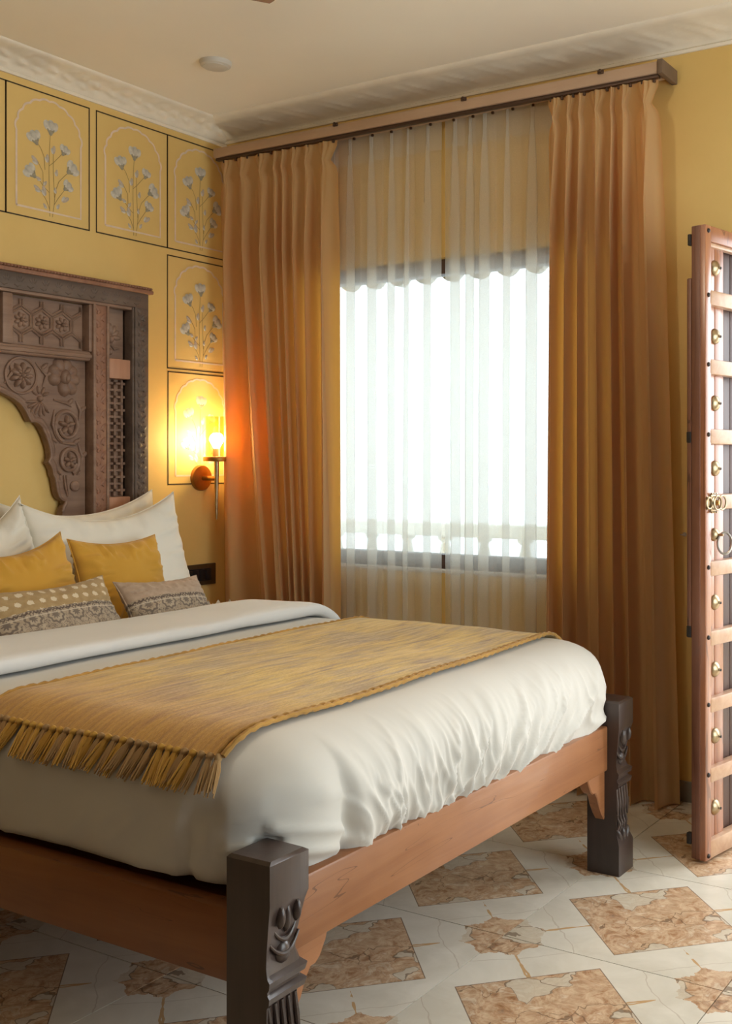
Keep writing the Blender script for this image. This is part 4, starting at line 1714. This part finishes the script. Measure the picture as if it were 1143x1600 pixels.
mir(archlip, 'arch_lip', M['wmid'])
for s in (1, -1):
    def R(y): return y if s > 0 else 2 * YC - y
    # round flower in a ring, big lotus, two scrolls, palmette, roundel
    bm = bmesh.new()
    rosette(bm, .05, R(-1.050), 1.585, .068, 9, .022, ring=True, layers=2)
    obj('ring_flower', fixn(bm), M['wmid'], hb)
    bm = bmesh.new()
    rosette(bm, .05, R(-1.205), 1.610, .060, 9, .020, ring=True, layers=2)
    obj('ring_flower', fixn(bm), M['wmid'], hb)
    bm = bmesh.new()
    for k, (a, rr, ln) in enumerate(((2.6, .060, .040), (1.95, .068, .044), (1.3, .066, .042), (.6, .062, .040), (-.1, .062, .044), (-.8, .064, .048), (-1.45, .058, .044), (3.3, .056, .036))):
        a_ = a if s > 0 else PI - a
        dome(bm, (.048, R(-.862) + rr * .72 * math.cos(a_), 1.588 + rr * .72 * math.sin(a_)), ln * .80, .029, .024, 10, 3, rot=a_)
        dome(bm, (.060, R(-.862) + rr * .66 * math.cos(a_), 1.588 + rr * .66 * math.sin(a_)), ln * .5, .013, .012, 9, 3, rot=a_)
    dome(bm, (.058, R(-.858), 1.592), .024, .034, .022, 12, 4)
    dome(bm, (.072, R(-.858), 1.588), .011, .018, .014, 10, 3)
    obj('lotus_flower', fixn(bm), M['wmid'], hb)
    bm = bmesh.new()
    for k in range(7):
        a = -PI / 2 + (k - 3) * .36 + (-.35 if s > 0 else .35)
        dome(bm, (.048, R(-.968) + .034 * math.cos(a), 1.492 + .034 * math.sin(a)), .032, .0075, .014, 8, 3, rot=a)
    dome(bm, (.05, R(-.966), 1.500), .014, .012, .016, 9, 3)
    for a in (.5, 1.1, 1.8, 2.5):
        dome(bm, (.048, R(-.966) + .030 * math.cos(a), 1.505 + .030 * math.sin(a)), .018, .008, .012, 8, 3, rot=a)
    obj('palmette', fixn(bm), M['wmid'], hb)
    for (yy, zz, r, turn) in ((-.845, 1.398, .056, 0), (-.833, 1.258, .046, 1)):
        bm = bmesh.new()
        pts = []
        for k in range(30):
            f = k / 29
            a = -PI * .6 - f * 2 * PI * 1.15
            if (turn and s > 0) or (not turn and s < 0): a = PI - a
            rad = r * (1.05 - .35 * f)
            pts.append((.052 + .006 * f, R(yy) + rad * math.cos(a), zz + rad * 1.12 * math.sin(a)))
        tube(bm, pts, [.0105 * (1 - .35 * k / 29) for k in range(30)], 7)
        for k in range(5):
            a = 2 * PI * k / 5 + .3
            dome(bm, (.050, R(yy) + r * .36 * math.cos(a), zz + r * .4 * math.sin(a)), r * .36, r * .19, .019, 8, 3, rot=a)
        dome(bm, (.052, R(yy), zz), r * .16, r * .18, .016, 9, 3)
        for q in (-1, 1):
            dome(bm, (.048, R(yy) + q * r * 1.0, zz - r * 1.05), r * .32, r * .13, .012, 8, 3, rot=q * .8)
        obj('scroll_flower', fixn(bm), M['wmid'], hb)
    bm = bmesh.new()
    lathe(bm, [(.022, .048), (.022, .056), (.018, .060), (0, .061)], (0, R(-.806), 1.156), 'x', 18)
    for q in (0, 1):
        tube(bm, [(.052, R(-.845 - .012 * q), 1.20), (.055, R(-.842 - .010 * q), 1.15), (.052, R(-.835 - .004 * q), 1.115)], [.004, .005, .003], 6)
    obj('bud_carving', fixn(bm), M['wmid'], hb)
    for (y0_, z0_, y1_, z1_, bend) in ((-.985, 1.640, -.955, 1.545, .03), (-.93, 1.64, -.955, 1.60, -.02), (-.905, 1.50, -.82, 1.475, .02), (-.90, 1.46, -.885, 1.34, -.02), (-.80, 1.50, -.785, 1.42, .01), (-.875, 1.33, -.80, 1.32, .02), (-.79, 1.33, -.78, 1.22, .01), (-1.12, 1.55, -1.10, 1.64, .02)):
        bm = bmesh.new()
        m_ = ((y0_ + y1_) / 2 + bend, (z0_ + z1_) / 2)
        tube(bm, [(.050, R(y0_), z0_), (.056, R(m_[0]), m_[1]), (.050, R(y1_), z1_)], [.004, .007, .003], 7)
        dome(bm, (.048, R(m_[0] + .016), m_[1] + .008), .020, .010, .012, 8, 3, rot=.7 * s)
        obj('leaf_scroll', fixn(bm), M['wmid'], hb)

# ------------------------------------------------------------------ wall lamp
SX, SY = .105, -.079
lamp = thing('wall_lamp', (0, SY, 1.18), 'lit brass torch wall lamp with a glass cylinder beside the left drape', 'lamp')
bm = bmesh.new()
lathe(bm, [(.060, .0005), (.060, .012), (.056, .018), (.020, .022), (0, .023)], (0, SY, 1.180), 'x', 36)
obj('back_plate', fixn(bm), M['bronze'], lamp)
bm = bmesh.new()
tube(bm, [(.015, SY, 1.178), (SX, SY, 1.178)], .011, 14)
obj('arm', fixn(bm), M['bronze'], lamp)
bm = bmesh.new()
lathe(bm, [(.003, .990), (.0055, 1.03), (.0095, 1.15), (.0115, 1.24), (.0115, 1.262)], (SX, SY, 0), 'z', 16)
obj('tapered_stem', fixn(bm), M['brass'], lamp)
bm = bmesh.new()
lathe(bm, [(.012, 1.255), (.059, 1.257), (.060, 1.261), (.060, 1.274), (.058, 1.277), (.014, 1.278)], (SX, SY, 0), 'z', 36)
obj('cup_plate', fixn(bm), M['bronze'], lamp)
bm = bmesh.new()
lathe(bm, [(.018, 1.277), (.018, 1.315), (.015, 1.318)], (SX, SY, 0), 'z', 18)
obj('bulb_holder', fixn(bm), M['brass'], lamp)
bm = bmesh.new()
lathe(bm, [(.0, 1.312), (.013, 1.318), (.020, 1.332), (.030, 1.348), (.032, 1.360), (.026, 1.376), (.014, 1.385), (0, 1.387)], (SX, SY, 0), 'z', 20)
obj('bulb', fixn(bm), M['bulb'], lamp)
bm = bmesh.new()
lathe(bm, [(.046, 1.279), (.049, 1.279), (.049, 1.462), (.046, 1.462), (.046, 1.279)], (SX, SY, 0), 'z', 36)
bmesh.ops.remove_doubles(bm, verts=bm.verts, dist=1e-6)
obj('glass_shade', fixn(bm), M['lampglass'], lamp)

# ------------------------------------------------------------------ switch panel
sw = thing('switch_panel', (0, -.085, .73), 'dark bronze framed switch panel low on the wall by the pillows', 'switch')
bm = bmesh.new()
box(bm, .0005, .012, -.205, .010, .682, .780, r=.003)
obj('frame_plate', bm, simple('switch_bronze', (.10, .065, .03), .4, .5), sw)
bm = bmesh.new()
box(bm, .011, .0145, -.180, -.022, .702, .760, r=.0015)
obj('insert', bm, M['black'], sw)
for k in range(4):
    bm = bmesh.new()
    y = -.176 + k * .039
    box(bm, .0140, .0175, y, y + .034, .708, .754, r=.0015)
    obj('rocker', bm, M['black'], sw)

# ------------------------------------------------------------------ bedside table with a petal-rimmed bowl
tb = thing('bedside_table', (.25, -.235, 0), 'small brown wooden bedside table in the corner beyond the bed', 'table')
bm = bmesh.new()
box(bm, .04, .46, -.43, -.155, .485, .51, r=.004)
obj('table_top', bm, M['table'], tb)
bm = bmesh.new()
box(bm, .06, .44, -.41, -.175, .40, .485, r=.003)
obj('apron', bm, M['table'], tb)
bm = bmesh.new()
box(bm, -.016, .016, -.016, .016, 0, .40, r=.003)
l0 = None
for x in (.08, .42):
    for y in (-.39, -.195):
        q = Vector((x, y, 0)) - LOC[tb.name]
        if l0 is None:
            l0 = obj('leg', bm, M['table'], tb, local=True)
            l0.location = q
        else:
            linkcopy(l0, tb, q)
bw = thing('petal_bowl', (.27, -.215, .51), 'cream ceramic bowl with a petal rim half hidden behind the bed', 'bowl')
bm = bmesh.new()
lathe(bm, [(.030, .51), (.034, .512), (.048, .55), (.055, .59), (.052, .59), (.044, .552), (.0, .53)], (.27, -.215, 0), 'z', 24)
obj('bowl_body', fixn(bm), M['porcelain'], bw)
for k in range(8):
    a = 2 * PI * k / 8 + .2
    ca, sa = math.cos(a), math.sin(a)
    bm = bmesh.new()
    P_ = []
    for (t, o, z) in ((-.020, .050, .572), (.020, .050, .572), (.021, .060, .600), (.012, .066, .622), (0, .068, .640), (-.012, .066, .622), (-.021, .060, .600)):
        P_.append((o, t, z))
    A_ = [bm.verts.new((.27 + o * ca - t * sa, -.215 + o * sa + t * ca, z)) for o, t, z in P_]
    B_ = [bm.verts.new((.27 + (o - .004) * ca - t * sa, -.215 + (o - .004) * sa + t * ca, z)) for o, t, z in P_]
    bm.faces.new(A_)
    bm.faces.new(B_[::-1])
    for i in range(7):
        bm.faces.new((A_[i], B_[i], B_[(i + 1) % 7], A_[(i + 1) % 7]))
    obj('petal', fixn(bm), M['porcelain'], bw, smooth=False)

# ------------------------------------------------------------------ ceiling fittings
cd = thing('ceiling_fitting', (.616, -.593, CEIL), 'round white fitting flush on the ceiling near the corner', 'ceiling fitting')
bm = bmesh.new()
lathe(bm, [(.062, 0), (.062, -.006), (.058, -.016), (.050, -.020)], (.616, -.593, CEIL), 'z', 36)
obj('rim', fixn(bm), M['white'], cd)
bm = bmesh.new()
lathe(bm, [(.050, -.014), (.048, -.022), (.030, -.0245), (0, -.025)], (.616, -.593, CEIL), 'z', 36)
obj('cover', fixn(bm), M['white'], cd)

fx, fy = 2.05, -1.915
fan = thing('ceiling_fan', (fx, fy, CEIL), 'brown ceiling fan with one blade tip at the top edge of the photo', 'fan')
bm = bmesh.new()
lathe(bm, [(.055, 0), (.06, -.03), (.03, -.06), (.012, -.07), (.012, -.20), (.05, -.21), (.10, -.235), (.105, -.285), (.08, -.305), (0, -.31)], (fx, fy, CEIL), 'z', 28)
obj('motor', fixn(bm), M['fan'], fan)
for k in range(3):
    a = math.radians(133.5) + k * 2 * PI / 3
    ca, sa = math.cos(a), math.sin(a)
    bm = bmesh.new()

    def f(i, j):
        r = .16 + .495 * i / 20
        wv = (.055 + .018 * i / 20) * (1 if i < 19 else (.93 if i == 19 else .75))
        v = (-1 + 2 * j / 6) * wv
        return (fx + r * ca - v * sa, fy + r * sa + v * ca, 2.560 + v * .10)
    grid(bm, f, 21, 7)
    fixn(bm)
    bmesh.ops.solidify(bm, geom=bm.faces[:], thickness=.006)
    obj('blade', bm, M['fan'], fan)
    bm = bmesh.new()
    tube(bm, [(fx + .09 * ca, fy + .09 * sa, 2.562), (fx + .20 * ca, fy + .20 * sa, 2.564)], .012, 8)
    obj('blade_arm', fixn(bm), M['iron'], fan)

# unseen glowing globe under the fan, added to brighten ceiling and walls
bm = bmesh.new()
lathe(bm, [(.05, -.308), (.085, -.33), (.10, -.37), (.085, -.42), (.045, -.448), (0, -.455)], (fx, fy, CEIL), 'z', 28)
obj('fill_globe', fixn(bm), m_emit('fill_globe_glow', (1, .84, .62), 42.), fan)

for o in bpy.data.objects:
    if o.name.split('.')[0] in ('leaf_carving', 'leaf_chain', 'strapwork', 'fretwork', 'rope_moulding') and o.parent and not o.parent.name.startswith('bed_post'):
        o['kind'] = 'stuff'
